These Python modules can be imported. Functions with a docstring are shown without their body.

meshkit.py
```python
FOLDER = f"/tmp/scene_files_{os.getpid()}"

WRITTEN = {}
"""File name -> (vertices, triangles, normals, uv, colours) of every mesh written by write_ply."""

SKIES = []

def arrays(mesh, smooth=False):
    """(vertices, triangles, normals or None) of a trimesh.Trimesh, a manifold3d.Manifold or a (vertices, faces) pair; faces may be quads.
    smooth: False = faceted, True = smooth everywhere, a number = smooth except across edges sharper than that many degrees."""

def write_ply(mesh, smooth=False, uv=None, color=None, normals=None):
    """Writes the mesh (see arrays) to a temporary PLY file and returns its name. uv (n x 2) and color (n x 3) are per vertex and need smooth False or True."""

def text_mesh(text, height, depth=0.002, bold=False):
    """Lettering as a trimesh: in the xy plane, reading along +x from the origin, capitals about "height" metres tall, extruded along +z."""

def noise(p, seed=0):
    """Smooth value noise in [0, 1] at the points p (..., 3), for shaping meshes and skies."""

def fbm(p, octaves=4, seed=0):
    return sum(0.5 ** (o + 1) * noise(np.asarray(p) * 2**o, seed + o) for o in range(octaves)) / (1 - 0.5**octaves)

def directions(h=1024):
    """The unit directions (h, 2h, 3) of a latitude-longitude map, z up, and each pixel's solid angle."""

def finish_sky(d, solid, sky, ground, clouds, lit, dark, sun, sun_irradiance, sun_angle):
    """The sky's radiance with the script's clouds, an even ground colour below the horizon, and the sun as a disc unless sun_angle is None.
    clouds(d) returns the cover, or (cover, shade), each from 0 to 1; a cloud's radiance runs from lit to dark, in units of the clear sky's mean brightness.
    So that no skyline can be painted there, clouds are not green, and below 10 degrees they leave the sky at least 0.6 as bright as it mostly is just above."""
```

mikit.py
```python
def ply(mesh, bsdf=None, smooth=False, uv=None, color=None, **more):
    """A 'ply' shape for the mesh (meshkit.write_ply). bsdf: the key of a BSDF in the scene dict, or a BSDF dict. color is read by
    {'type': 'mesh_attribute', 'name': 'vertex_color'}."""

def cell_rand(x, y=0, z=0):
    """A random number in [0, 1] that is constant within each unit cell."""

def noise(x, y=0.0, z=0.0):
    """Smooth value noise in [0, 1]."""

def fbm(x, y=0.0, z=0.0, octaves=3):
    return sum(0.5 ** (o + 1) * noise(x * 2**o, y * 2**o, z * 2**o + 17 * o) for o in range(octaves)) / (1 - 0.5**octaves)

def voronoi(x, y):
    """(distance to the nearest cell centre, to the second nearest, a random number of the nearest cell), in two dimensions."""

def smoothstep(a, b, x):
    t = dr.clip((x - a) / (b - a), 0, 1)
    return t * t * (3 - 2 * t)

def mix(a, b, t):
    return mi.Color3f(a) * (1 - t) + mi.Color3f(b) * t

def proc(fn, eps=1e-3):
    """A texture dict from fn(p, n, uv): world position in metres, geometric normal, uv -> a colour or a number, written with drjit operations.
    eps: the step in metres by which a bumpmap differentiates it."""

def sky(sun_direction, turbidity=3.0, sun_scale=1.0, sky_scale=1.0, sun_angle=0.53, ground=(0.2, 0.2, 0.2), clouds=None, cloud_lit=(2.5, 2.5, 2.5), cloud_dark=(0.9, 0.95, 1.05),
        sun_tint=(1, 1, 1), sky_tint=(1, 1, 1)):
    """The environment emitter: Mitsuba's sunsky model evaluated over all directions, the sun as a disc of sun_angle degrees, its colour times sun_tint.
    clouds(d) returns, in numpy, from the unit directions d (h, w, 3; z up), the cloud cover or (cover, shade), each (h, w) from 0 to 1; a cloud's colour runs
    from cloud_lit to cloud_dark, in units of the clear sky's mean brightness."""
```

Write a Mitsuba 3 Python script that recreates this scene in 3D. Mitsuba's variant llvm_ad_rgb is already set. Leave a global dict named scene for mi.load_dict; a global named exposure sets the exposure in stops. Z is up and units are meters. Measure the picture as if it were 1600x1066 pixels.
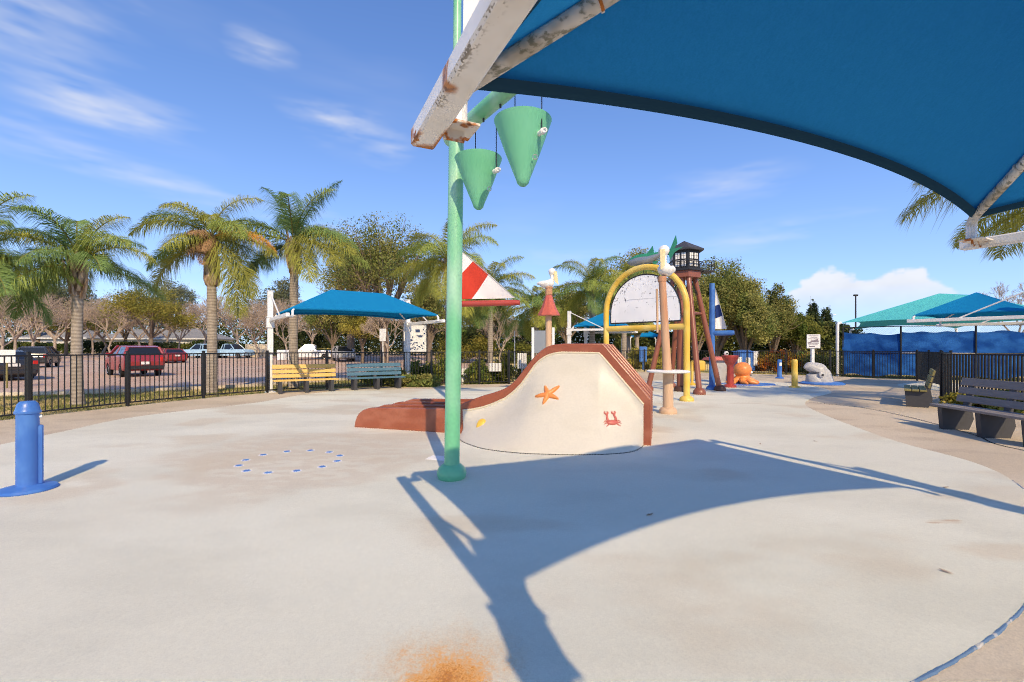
import math, random
import numpy as np, trimesh, shapely.geometry as sg
import manifold3d as m3
import drjit as dr, mitsuba as mi
import mikit
from mikit import noise, fbm, voronoi, smoothstep, mix, cell_rand
import meshkit

T = mi.ScalarTransform4f
scene, labels = {}, {}
# ---------------------------------------------------------------- camera, sky, exposure
EYE, FOC, HOR = 1.5, 715.0, 544.0          # lens height (m); focal length and horizon of the 1600 x 1066 survey picture
scene['camera'] = {'type': 'perspective', 'fov_axis': 'x', 'fov': 2 * math.degrees(math.atan(800 / FOC)),
                   'principal_point_offset_y': -(HOR - 533.0) / 1066.0, 'near_clip': 0.05, 'far_clip': 3000.0,
                   'to_world': T().look_at(origin=[0, 0, EYE], target=[0, 10, EYE], up=[0, 0, 1])}
SUN = np.array([0.262, -0.965, 0.725])
exposure = 1.62


def clouds(d):
    az, el = np.degrees(np.arctan2(d[..., 0], d[..., 1])), np.degrees(np.arcsin(np.clip(d[..., 2], -1, 1)))
    q = np.stack([az * 0.055, el * 0.17 + az * 0.004, az * 0 + 3.1], -1)
    n = meshkit.fbm(q, 5, 3)
    fine = meshkit.fbm(q * np.array([2.2, 4.5, 1]) + 7.7, 4, 9)
    cov = 0.09 * np.clip((n - 0.50) * 3.0, 0, 1) * np.clip((fine - 0.2) * 1.6, 0, 1)

    hair = meshkit.fbm(np.stack([az * 0.16, el * 0.95 + az * 0.03, az * 0 + 5.5], -1), 6, 13)

    def wisp(a, e, ra, re, tilt, amt, soft=1.0):
        x, y = az - a, el - e - tilt * (az - a)
        r = np.sqrt((x / ra) ** 2 + (y / re) ** 2)
        return 1.5 * amt * np.clip(1.2 - r - 1.1 * (0.55 - fine) * soft, 0, 1) ** 1.2 * np.clip((hair - .30) * 2.2, 0, 1)

    for w in ((-42.5, 21.3, 8.5, 2.6, 0.02, .55), (-47, 27, 8, 6.5, 0.0, .26), (-28.6, 29.8, 4.0, 1.6, -0.05, .35), (-21, 24.8, 6.0, 2.2, 0.0, .42),
              (-15.3, 22.5, 3.6, 2.0, 0.0, .30), (-40, 16.5, 20, 1.7, -0.10, .30), (-25, 15.0, 14, 2.0, -0.16, .16), (25, 17.5, 9, 2.6, 0.05, .22),
              (-36, 7.0, 3.6, 2.6, 0.0, .65), (30, 12, 12, 2.2, 0.04, .18), (8, 11, 14, 1.8, 0.02, .16)):
        cov = np.maximum(cov, wisp(*w))
    # the heap cloud low on the right
    puff = meshkit.fbm(np.stack([az * 0.55, el * 0.85, az * 0 + 1.7], -1), 6, 21)
    top = 6.2 + 1.6 * np.exp(-((az - 35.2) / 2.7) ** 2) + 1.1 * np.exp(-((az - 40.3) / 2.4) ** 2) - 3.0 * np.clip((np.abs(az - 37) - 5) / 4, 0, 1.6)
    heap = np.clip((top - el + 4.6 * (puff - 0.5)) * 1.8, 0, 1) * np.clip((el - 2.2) / 4.0, 0, 1) * np.clip((10.5 - np.abs(az - 37)) / 4, 0, 1)
    cov = np.maximum(cov, 0.82 * heap)
    veil = 0.17 * np.exp(-np.clip(el, 0, 90) / 7.0)
    cov = np.clip(np.maximum(cov, veil), 0, .95)
    return cov, np.where(heap > 0.05, 0.55 * np.clip(1.0 - puff * 1.3 + (5.5 - el) * 0.12, 0, 1), 0.0)


scene['daylight'] = mikit.sky(SUN, turbidity=2.2, sky_scale=1.66, clouds=clouds, cloud_lit=(2.15, 2.1, 2.05), cloud_dark=(1.3, 1.36, 1.5), sky_tint=(0.87, 0.95, 1.24), sun_tint=(1.0, .97, .88), ground=(0.3, 0.28, 0.25))


# ---------------------------------------------------------------- survey helpers: where a thing seen in the survey picture stands, in metres
def gp(x, y, z=0.0):
    Y = FOC * (EYE - z) / (y - HOR)
    return np.array([(x - 800.0) / FOC * Y, Y, z])


def at(x, y, Y):
    return np.array([(x - 800.0) / FOC * Y, Y, EYE + (HOR - y) / FOC * Y])


# ---------------------------------------------------------------- mesh helpers
def cat(parts):
    vs, fs, n = [], [], 0
    for v, f in parts:
        v, f = np.asarray(v, float), np.asarray(f, int)
        if f.shape[1] == 4:
            f = np.vstack([f[:, [0, 1, 2]], f[:, [0, 2, 3]]])
        vs.append(v); fs.append(f + n); n += len(v)
    return np.vstack(vs), np.vstack(fs)


def hull(pts):
    h = trimesh.convex.convex_hull(np.asarray(pts, float))
    return np.array(h.vertices), np.array(h.faces)


def cbox(size, c=(0, 0, 0), b=0.006, rz=0.0):
    s = np.array(size, float) / 2
    b = min(b, *(s * 0.45))
    pts = []
    for sx in (-1, 1):
        for sy in (-1, 1):
            for sz in (-1, 1):
                for k in range(3):
                    p = s - b
                    p[k] = s[k]
                    pts.append(p * (sx, sy, sz))
    v, f = hull(pts)
    if rz:
        v = v @ rotz(rz).T
    return v + np.asarray(c, float), f


def rotz(a):
    c, s = math.cos(a), math.sin(a)
    return np.array([[c, -s, 0], [s, c, 0], [0, 0, 1.0]])


def mv(mesh, rot=None, off=(0, 0, 0)):
    v, f = mesh
    v = np.asarray(v, float)
    if rot is not None:
        v = v @ np.asarray(rot).T
        if np.linalg.det(rot) < 0:
            f = np.asarray(f)[:, ::-1]
    return v + np.asarray(off, float), f


def tube(pts, r, n=12, caps=True, closed=False):
    p = np.asarray(pts, float)
    k = len(p)
    r = np.broadcast_to(np.asarray(r, float), (k,))
    t = np.gradient(p, axis=0) if not closed else np.roll(p, -1, 0) - np.roll(p, 1, 0)
    t /= np.linalg.norm(t, axis=1, keepdims=True) + 1e-12
    a = np.cross(t[0], [0, 0, 1.0])
    if np.linalg.norm(a) < 0.1:
        a = np.cross(t[0], [1.0, 0, 0])
    ang = np.arange(n) * 2 * np.pi / n
    rings = []
    for i in range(k):
        a = a - t[i] * (a @ t[i])
        a /= np.linalg.norm(a) + 1e-12
        b = np.cross(t[i], a)
        rings.append(p[i] + r[i] * (np.cos(ang)[:, None] * a + np.sin(ang)[:, None] * b))
    v = np.vstack(rings)
    f = []
    for i in range(k if closed else k - 1):
        o, q = i * n, ((i + 1) % k) * n
        for j in range(n):
            j2 = (j + 1) % n
            f += [(o + j, o + j2, q + j2), (o + j, q + j2, q + j)]
    if caps and not closed:
        c0, c1 = len(v), len(v) + 1
        v = np.vstack([v, p[0], p[-1]])
        for j in range(n):
            j2 = (j + 1) % n
            f += [(c0, j2, j), (c1, (k - 1) * n + j, (k - 1) * n + j2)]
    return v, np.array(f)


def lathe(prof, n=24, c=(0, 0, 0)):
    prof = [(max(a, 1e-4), b) for a, b in prof]
    ang = np.arange(n) * 2 * np.pi / n
    v = np.vstack([np.stack([a * np.cos(ang), a * np.sin(ang), np.full(n, b)], 1) for a, b in prof])
    f = []
    for i in range(len(prof) - 1):
        for j in range(n):
            j2 = (j + 1) % n
            f += [(i * n + j, i * n + j2, (i + 1) * n + j2), (i * n + j, (i + 1) * n + j2, (i + 1) * n + j)]
    k = len(v)
    v = np.vstack([v, [[0, 0, prof[0][1]], [0, 0, prof[-1][1]]]])
    m = len(prof) - 1
    for j in range(n):
        j2 = (j + 1) % n
        f += [(k, j2, j), (k + 1, m * n + j, m * n + j2)]
    return v + np.asarray(c, float), np.array(f)


def prism(poly, depth, holes=None):
    """polygon in (x, y), extruded along +z."""
    m = trimesh.creation.extrude_polygon(sg.Polygon(poly, holes), depth, engine='earcut')
    return np.array(m.vertices), np.array(m.faces)


def frame(o, ex, ez=(0, 0, 1)):
    """columns: ex, ey, ez and the origin o."""
    ex = np.asarray(ex, float); ex = ex / np.linalg.norm(ex)
    ez = np.asarray(ez, float); ez = ez - ex * (ez @ ex); ez = ez / np.linalg.norm(ez)
    return np.stack([ex, np.cross(ez, ex), ez], 1), np.asarray(o, float)


UPRIGHT = np.array([[1, 0, 0], [0, 0, -1], [0, 1, 0.0]])       # (x, y, z) of a prism to (x, -depth, y)


def grid(P):
    """(a, b, 3) points to a quad grid."""
    a, b = P.shape[:2]
    i, j = np.meshgrid(np.arange(a - 1), np.arange(b - 1), indexing='ij')
    q = np.stack([i * b + j, (i + 1) * b + j, (i + 1) * b + j + 1, i * b + j + 1], -1).reshape(-1, 4)
    return P.reshape(-1, 3), np.vstack([q[:, [0, 1, 2]], q[:, [0, 2, 3]]])


def thick(mesh, t):
    """a sheet given thickness t, downwards along its normals, with a rim."""
    m = trimesh.Trimesh(*mesh, process=True)
    n = m.vertex_normals
    v = np.vstack([m.vertices + n * t / 2, m.vertices - n * t / 2])
    k = len(m.vertices)
    f = [m.faces, m.faces[:, ::-1] + k]
    e = m.edges[trimesh.grouping.group_rows(m.edges_sorted, require_count=1)]
    f.append(np.stack([e[:, 0], e[:, 0] + k, e[:, 1] + k], 1)); f.append(np.stack([e[:, 0], e[:, 1] + k, e[:, 1]], 1))
    return v, np.vstack(f)


# ---------------------------------------------------------------- scene entries
count = {}


def fresh(name):
    n = count.get(name, 0)
    count[name] = n + 1
    return name if n == 0 else f'{name}_{n:03d}'


def thing(name, label, cat_, group=None):
    k = fresh(name)
    labels[k] = {'label': label, 'category': cat_}
    if group:
        labels[k]['group'] = group
    return k


def part(parent, name, mesh, mat, smooth=False, label=None, color=None, kind=None):
    k = fresh(parent + '__' + name)
    scene[k] = mesh if isinstance(mesh, dict) else mikit.ply(mesh, mat, smooth, color=color)
    if label:
        labels.setdefault(k, {})['label'] = label
    if kind:
        labels.setdefault(k, {})['kind'] = kind
    return k


def single(name, mesh, mat, label, cat_, group=None, smooth=False, color=None):
    k = thing(name, label, cat_, group)
    scene[k] = mikit.ply(mesh, mat, smooth, color=color)
    return k


def setting(name, mesh, mat, smooth=False):
    k = fresh(name)
    scene[k] = mikit.ply(mesh, mat, smooth)
    labels[k] = {'kind': 'structure'}
    return k


def stuff(name, label, mesh, mat, smooth=False, color=None):
    k = fresh(name)
    scene[k] = mikit.ply(mesh, mat, smooth, color=color)
    labels[k] = {'label': label, 'kind': 'stuff', 'category': name.replace('_', ' ')}
    return k


def put(d, m):
    return {**d, 'to_world': m}


# ---------------------------------------------------------------- materials
def tex(c):
    return c if isinstance(c, dict) else {'type': 'rgb', 'value': list(c)}


def mat(name, c, rough=0.5, spec=0.5, metal=0.0, bump=None, bscale=1.0, **k):
    b = {'type': 'diffuse', 'reflectance': tex(c)} if spec == 0 else {'type': 'principled', 'base_color': tex(c), 'roughness': rough if isinstance(rough, dict) else float(rough), 'specular': float(spec), 'metallic': float(metal), **k}
    if bump is not None:
        b = {'type': 'bumpmap', 'arbitrary': bump, 'scale': bscale, 'bsdf': b}
    scene[name] = {'type': 'twosided', 'bsdf': b}
    return name


def pad_color(p, n, uv):
    x, y = p.x, p.y
    base = mix((.675, .66, .555), (.74, .73, .625), smoothstep(.35, .7, fbm(x * .35, y * .55, 1.0, 4)))
    base = base * (1 - .06 * smoothstep(.45, .75, fbm(x * 1.3 + 4, y * 2.6, 5.0, 4)))
    gr = noise(x * 260, y * 260) * .5 + noise(x * 120, y * 120, 3.0) * .3 + noise(x * 45, y * 45, 8.) * .2
    base = base * (.90 + .2 * gr)
    # dried mud round the floor jets
    r = dr.sqrt(dr.square((x + 2.95) / 1.0) + dr.square((y - 6.35) / 1.0))
    w = fbm(x * 1.1, y * 1.6, 2.2, 4)
    mud = smoothstep(.42, .66, w + .42 * smoothstep(2.1, .8, r + 1.2 * (noise(x * .9, y * 1.3, 4.) - .5)) - .02)
    mud *= smoothstep(3.0, 1.0, r) * (.55 + .45 * smoothstep(.3, .6, fbm(x * 5, y * 9, 7., 3)))
    base = mix(base, mi.Color3f(.56, .47, .36) * (.9 + .2 * gr), .6 * mud)
    # tan water stains on the right
    st = smoothstep(.56, .72, fbm(x * .8 + 9, y * 1.3 + 3, 6.1, 4))
    base = mix(base, mi.Color3f(.58, .50, .38) * (.9 + .2 * gr), .5 * st)
    spots = mi.Float(0)
    for cx, cy, rx, ry in ((3.60, 3.90, .075, .018), (3.80, 3.95, .085, .022), (3.70, 3.92, .16, .05), (3.6, 3.35, .35, .16)):
        q = dr.square((x - cx) / rx) + dr.square((y - cy) / ry)
        spots = dr.maximum(spots, smoothstep(1.6, .1, q + 1.5 * (fbm(x * 14, y * 22, cx, 3) - .5)) * (.5 if rx < .1 else .2))
    base = mix(base, (.46, .26, .10), spots)
    # the rust run under the column foot
    q = dr.sqrt(dr.square((x + .285) / .36) + dr.square((y - 2.02) / .46))
    q = q + .75 * (fbm(x * 7, y * 4, 3., 5) - .5) + .30 * (noise(x * 170, y * 170) - .5) + .15 * (noise(x * 60, y * 60, 2.) - .5)
    base = mix(base, mi.Color3f(.62, .40, .20) * (.8 + .4 * gr), .5 * smoothstep(1.25, .4, q))
    base = mix(base, mix((.80, .33, .035), (.50, .155, .012), smoothstep(.42, .04, q)), smoothstep(.78, .20, q) * (.65 + .35 * gr))
    return base


def pad_bump(p, n, uv):
    return noise(p.x * 160, p.y * 160) * .6 + noise(p.x * 60, p.y * 60, 3.) * .4


def walk_color(p, n, uv):
    x, y = p.x, p.y
    c = mix((.53, .445, .335), (.60, .515, .40), smoothstep(.3, .7, fbm(x * .5, y * .8, 2., 4)))
    gr = noise(x * 200, y * 200) * .6 + noise(x * 70, y * 70, 2.) * .4
    c = mix(c, (.45, .37, .28), .5 * smoothstep(.55, .75, fbm(x * 1.6, y * 2.4, 9., 4)))
    return c * (.86 + .28 * gr)


def lot_color(p, n, uv):
    x, y = p.x * .966 + p.y * .26, p.y * .966 - p.x * .26
    row = dr.floor(y / .11)
    bx = x / .22 + .5 * (row - 2 * dr.floor(row / 2))
    r = cell_rand(bx, row)
    c = mix((.50, .33, .25), (.62, .46, .36), r)
    c = mix(c, (.62, .50, .42), .65 * smoothstep(.4, .65, fbm(x * .25, y * .35, 5., 4)))
    fx, fy = bx - dr.floor(bx), y / .11 - row
    joint = dr.maximum(smoothstep(.06, .02, dr.minimum(fx, 1 - fx)), smoothstep(.1, .04, dr.minimum(fy, 1 - fy)))
    return mix(c, (.30, .22, .18), .5 * joint)


def turf_color(p, n, uv):
    a = fbm(p.x * .8, p.y * .8, 2., 4)
    c = mix((.17, .17, .06), (.44, .35, .18), smoothstep(.25, .52, a))
    return c * (.75 + .5 * noise(p.x * 40, p.y * 40))


mat('mat_pad', mikit.proc(pad_color), .82, 0, bump=mikit.proc(pad_bump, 2e-3), bscale=.0016)
mat('mat_walk', mikit.proc(walk_color), .85, 0, bump=mikit.proc(lambda p, n, uv: noise(p.x * 130, p.y * 130), 2e-3), bscale=.002)
mat('mat_lot', mikit.proc(lot_color), .9, 0)
mat('mat_turf', mikit.proc(turf_color), .95, .1)
mat('mat_black_metal', (.012, .012, .013), .35)
mat('mat_white_metal', mikit.proc(lambda p, n, uv: mix((.74, .74, .74), (.60, .58, .54), .6 * smoothstep(.55, .8, fbm(p.x * 6, p.y * 6, p.z * 4, 4)))), .38)
mat('mat_cream', mikit.proc(lambda p, n, uv: mix((.575, .535, .45), (.545, .505, .415), smoothstep(.45, .75, fbm(p.x * 2.2, p.y * 2.2, p.z * 2.6, 4)))
    * (.96 + .08 * noise(p.x * 60, p.y * 60, p.z * 60))), .45, .45)
mat('mat_coping', mikit.proc(lambda p, n, uv: mix((.275, .078, .038), (.34, .118, .066), smoothstep(.4, .75, fbm(p.x * 3, p.y * 3, p.z * 5, 4)))
    * (.93 + .14 * noise(p.x * 50, p.y * 50, p.z * 30))), .32, .5)
mat('mat_green_paint', mikit.proc(lambda p, n, uv: mix((.15, .47, .25), (.36, .61, .44), smoothstep(.4, .7, fbm(p.x * 3, p.y * 3, p.z * .9, 3)))
    * (.94 + .12 * noise(p.x * 40, p.y * 40, p.z * 40))), .36, .5)
mat('mat_green_pale', mikit.proc(lambda p, n, uv: mix((.135, .47, .26), (.19, .53, .33), fbm(p.x * 5, p.y * 5, p.z * 5, 3))), .5, .4)
mat('mat_blue_paint', mikit.proc(lambda p, n, uv: mix((.045, .145, .46), (.075, .20, .52), smoothstep(.4, .75, fbm(p.x * 6, p.y * 6, p.z * 4, 4)))), .35, .5)
mat('mat_blue_edge', mikit.proc(lambda p, n, uv: mix((.09, .16, .28), (.40, .40, .39), smoothstep(.60, .72, fbm(p.x * 14, p.y * 14, 2., 4)))), .6, .3)
mat('mat_yellow_paint', mikit.proc(lambda p, n, uv: mix((.68, .43, .055), (.74, .55, .15), smoothstep(.4, .8, fbm(p.x * 3, p.y * 3, p.z * 2, 4)))), .4, .5)
mat('mat_tan_paint', mikit.proc(lambda p, n, uv: mix((.46, .22, .115), (.56, .35, .21), smoothstep(.35, .7, fbm(p.x * 4, p.y * 4, p.z * .8, 4)))), .5, .4)
mat('mat_tan_pale', (.56, .375, .24), .55, .4)
mat('mat_brown_paint', mikit.proc(lambda p, n, uv: mix((.20, .062, .035), (.28, .10, .06), fbm(p.x * 3, p.y * 3, p.z * 2, 3))), .35, .5)
mat('mat_brown_dark', (.085, .035, .02), .4)
mat('mat_red_paint', mikit.proc(lambda p, n, uv: mix((.38, .035, .02), (.40, .075, .06), fbm(p.x * 4, p.y * 4, p.z * 3, 3))), .4)
mat('mat_red_pale', (.48, .105, .07), .45)
mat('mat_red_car', (.25, .018, .020), .2, .6, clearcoat=1.0, clearcoat_gloss=.95)
mat('mat_orange_paint', mikit.proc(lambda p, n, uv: mix((.70, .20, .04), (.74, .28, .08), fbm(p.x * 6, p.y * 6, p.z * 6, 3))), .4)
mat('mat_pink_red', (.52, .13, .10), .5)
mat('mat_grey_paint', mikit.proc(lambda p, n, uv: mix((.34, .34, .35), (.46, .46, .46), fbm(p.x * 3, p.y * 3, p.z * 3, 4))), .45)
mat('mat_white_plastic', (.74, .73, .70), .45)
mat('mat_pale_yellow', (.76, .64, .34), .45)
mat('mat_silver', (.30, .32, .34), .28, .5, metal=.4)
mat('mat_fish_green', (.035, .24, .13), .35)
mat('mat_cream_rim', (.60, .53, .38), .5)
mat('mat_dark_trim', (.018, .018, .02), .5)
mat('mat_rust_metal', (.25, .09, .03), .8, .2)
mat('mat_slate', (.05, .05, .058), .55, .35)
mat('mat_dark_plank', mikit.proc(lambda p, n, uv: mix((.16, .145, .145), (.23, .21, .205), fbm(p.x * 6, p.y * 6, p.z * 40, 3))), .55, .35)
mat('mat_yellow_plank', mikit.proc(lambda p, n, uv: mix((.70, .46, .13), (.62, .40, .12), fbm(p.x * 6, p.y * 6, p.z * 40, 3))), .5, .35)
mat('mat_olive_plank', (.22, .19, .07), .6, .3)
mat('mat_blue_plank', mikit.proc(lambda p, n, uv: mix((.055, .135, .20), (.085, .18, .25), fbm(p.x * 6, p.y * 6, p.z * 40, 3))), .5, .35)
mat('mat_bench_leg', (.055, .055, .06), .55, .35)
mat('mat_glass_dark', (.012, .014, .017), .06, .7)
mat('mat_tyre', (.014, .014, .014), .85, .2)
mat('mat_chrome', (.55, .55, .56), .25, .5, metal=.8)
mat('mat_tail_light', (.45, .02, .015), .2, .6)
mat('mat_paint_black', (.022, .024, .028), .2, .6, clearcoat=1.0, clearcoat_gloss=.95)
mat('mat_paint_silver', (.38, .39, .40), .25, .5, metal=.3)
mat('mat_paint_white', (.74, .75, .76), .25, .5)
mat('mat_paint_sky', (.34, .52, .68), .3, .5)
mat('mat_dumpster', (.035, .11, .055), .5)
mat('mat_stucco', (.58, .56, .52), .9, .2)
mat('mat_tan_wall', (.60, .51, .37), .9, .2)
mat('mat_shingle', mikit.proc(lambda p, n, uv: mix((.15, .155, .17), (.24, .245, .26), noise(p.x * 3, p.y * 3, p.z * 12))), .9, .2)
mat('mat_bark', mikit.proc(lambda p, n, uv: mix((.13, .095, .068), (.26, .205, .155), fbm(p.x * 9, p.y * 9, p.z * 3.5, 4))), .9, .2)
mat('mat_twig', (.38, .30, .23), .9, .2)
mat('mat_pale_bark', mikit.proc(lambda p, n, uv: mix((.30, .235, .18), (.42, .345, .28), fbm(p.x * 7, p.y * 7, p.z * 2.5, 4))), .9, .2)


def palm_trunk(p, n, uv):
    ring = .5 + .5 * dr.sin(p.z * 62 + 2.5 * noise(p.x * 9, p.y * 9, p.z * 5))
    c = mix((.235, .20, .165), (.40, .345, .29), smoothstep(.1, .8, .55 * ring + .6 * fbm(p.x * 11, p.y * 11, p.z * 4, 4) - .12))
    return mix(c, (.15, .12, .095), .5 * smoothstep(.62, .75, fbm(p.x * 4, p.y * 4, p.z * 8 + 3, 3)))


mat('mat_palm_trunk', mikit.proc(palm_trunk), .9, .2)
mat('mat_palm_boot', mikit.proc(lambda p, n, uv: mix((.20, .125, .075), (.47, .37, .28), smoothstep(.3, .7, fbm(p.x * 16, p.y * 16, p.z * 3.5, 3)))), .85, .2)
scene['mat_leaf'] = {'type': 'principledthin', 'base_color': {'type': 'mesh_attribute', 'name': 'vertex_color'}, 'roughness': .5, 'diff_trans': .7, 'spec_trans': 0.0, 'eta': 1.35}


# shade cloth: knitted fabric, light comes through
def cloth(name, c, trans):
    scene[name] = {'type': 'principledthin', 'base_color': c if isinstance(c, dict) else tex(c), 'roughness': .8, 'diff_trans': float(trans), 'spec_trans': 0.0, 'eta': 1.2}
    return name


def weave(a, b):
    def f(p, n, uv):
        k = noise(p.x * 210, p.y * 210, p.z * 210) * .5 + noise(p.x * 70, p.y * 25, p.z * 50) * .25 + fbm(p.x * 1.4, p.y * 1.4, p.z * 1.4, 3) * .25
        return mix(a, b, k)
    return mikit.proc(f)


cloth('cloth_near', weave((.014, .19, .46), (.030, .26, .60)), .36)
cloth('cloth_blue', (.012, .21, .46), .30)
cloth('cloth_teal', (.09, .45, .50), .45)
cloth('cloth_hem', (.022, .065, .115), .2)
cloth('cloth_sail_white', (.88, .87, .86), .3)
cloth('cloth_sail_red', (.66, .07, .045), .3)
cloth('cloth_sail_blue', (.03, .06, .22), .5)
cloth('cloth_tarp', mikit.proc(lambda p, n, uv: mix((.012, .062, .25), (.030, .13, .40), smoothstep(.3, .72, fbm(p.x * 1.7, p.y * 1.7, p.z * 2.4, 4)))), .35)


# ================================================================ near shade: axes and the painted steel of its frame
DS, ES = np.array([-.428, .904, 0]), np.array([.904, .428, 0])
NEAR_O = DS * -1.1 + ES * .513


def arm_steel(p, n, uv):
    """white paint, with rust where the arm's end and its seams have broken, and mould specks along the lower edge"""
    s = (p.x - NEAR_O[0]) * DS[0] + (p.y - NEAR_O[1]) * DS[1]
    a = (p.x - NEAR_O[0]) * ES[0] + (p.y - NEAR_O[1]) * ES[1]
    z = p.z
    c = mix((.80, .79, .77), (.70, .67, .61), .7 * smoothstep(.45, .75, fbm(p.x * 7, p.y * 7, p.z * 7, 4)))
    near_edge = dr.abs(dr.abs(a + .053) - .0) + dr.abs(z - 2.39)
    speck = smoothstep(.50, .68, noise(s * 130, a * 150, z * 150) * .55 + fbm(s * 18, a * 30, z * 30, 3) * .45) * smoothstep(.050, .004, dr.abs(a + .053) + .03 * (fbm(s * 7, 3., 1., 3) - .5)) * smoothstep(2.402, 2.396, z) * smoothstep(3.05, 2.7, s)
    c = mix(c, (.13, .10, .06), .85 * speck)
    rag = fbm(p.x * 30, p.y * 30, p.z * 30, 4) - .5
    edge = smoothstep(.065, .012, dr.abs(s - 3.12) + .09 * rag)
    edge = dr.maximum(edge, smoothstep(.022, .006, dr.abs(a - .053) + .03 * rag) * smoothstep(2.86, 2.95, s))
    edge = dr.maximum(edge, smoothstep(.020, .004, dr.abs(a + .053) + .03 * rag) * smoothstep(2.401, 2.397, z) * smoothstep(2.93, 3.0, s))
    blot = smoothstep(.62, .70, fbm(p.x * 22 + 3, p.y * 22, p.z * 22, 4)) * smoothstep(2.85, 3.02, s)
    seam = smoothstep(.016, .004, dr.abs(s - 2.60 + .35 * (z - 2.39) + .02 * (noise(a * 60, z * 60) - .5))) * smoothstep(-.050, -.053, a)
    seam = dr.maximum(seam, smoothstep(.040, .014, dr.sqrt(dr.square(s - 2.61) + dr.square(a + .04)) + .03 * rag))
    rust = dr.clip(edge + blot + .9 * seam, 0, 1)
    return mix(c, mix((.46, .17, .035), (.14, .045, .02), smoothstep(.4, .8, fbm(p.x * 40, p.y * 40, p.z * 40, 3))), rust)


mat('mat_arm_steel', mikit.proc(arm_steel), .5, .4)
mat('mat_rusty_plate', mikit.proc(lambda p, n, uv: mix((.66, .63, .57), mix((.46, .16, .035), (.13, .045, .02), smoothstep(.4, .75, fbm(p.x * 40, p.y * 40, p.z * 40, 3))),
    smoothstep(.46, .60, fbm(p.x * 21, p.y * 21, p.z * 21, 4)))), .7, .3)
mat('mat_pipe_mould', mikit.proc(lambda p, n, uv: mix(mix((.68, .665, .62), (.40, .35, .26), .8 * smoothstep(.42, .68, fbm(p.x * 6, p.y * 6, p.z * 6, 4))), (.12, .12, .07),
    .75 * smoothstep(.52, .70, fbm(p.x * 26, p.y * 60, p.z * 26, 4)))), .6, .3)


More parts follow.
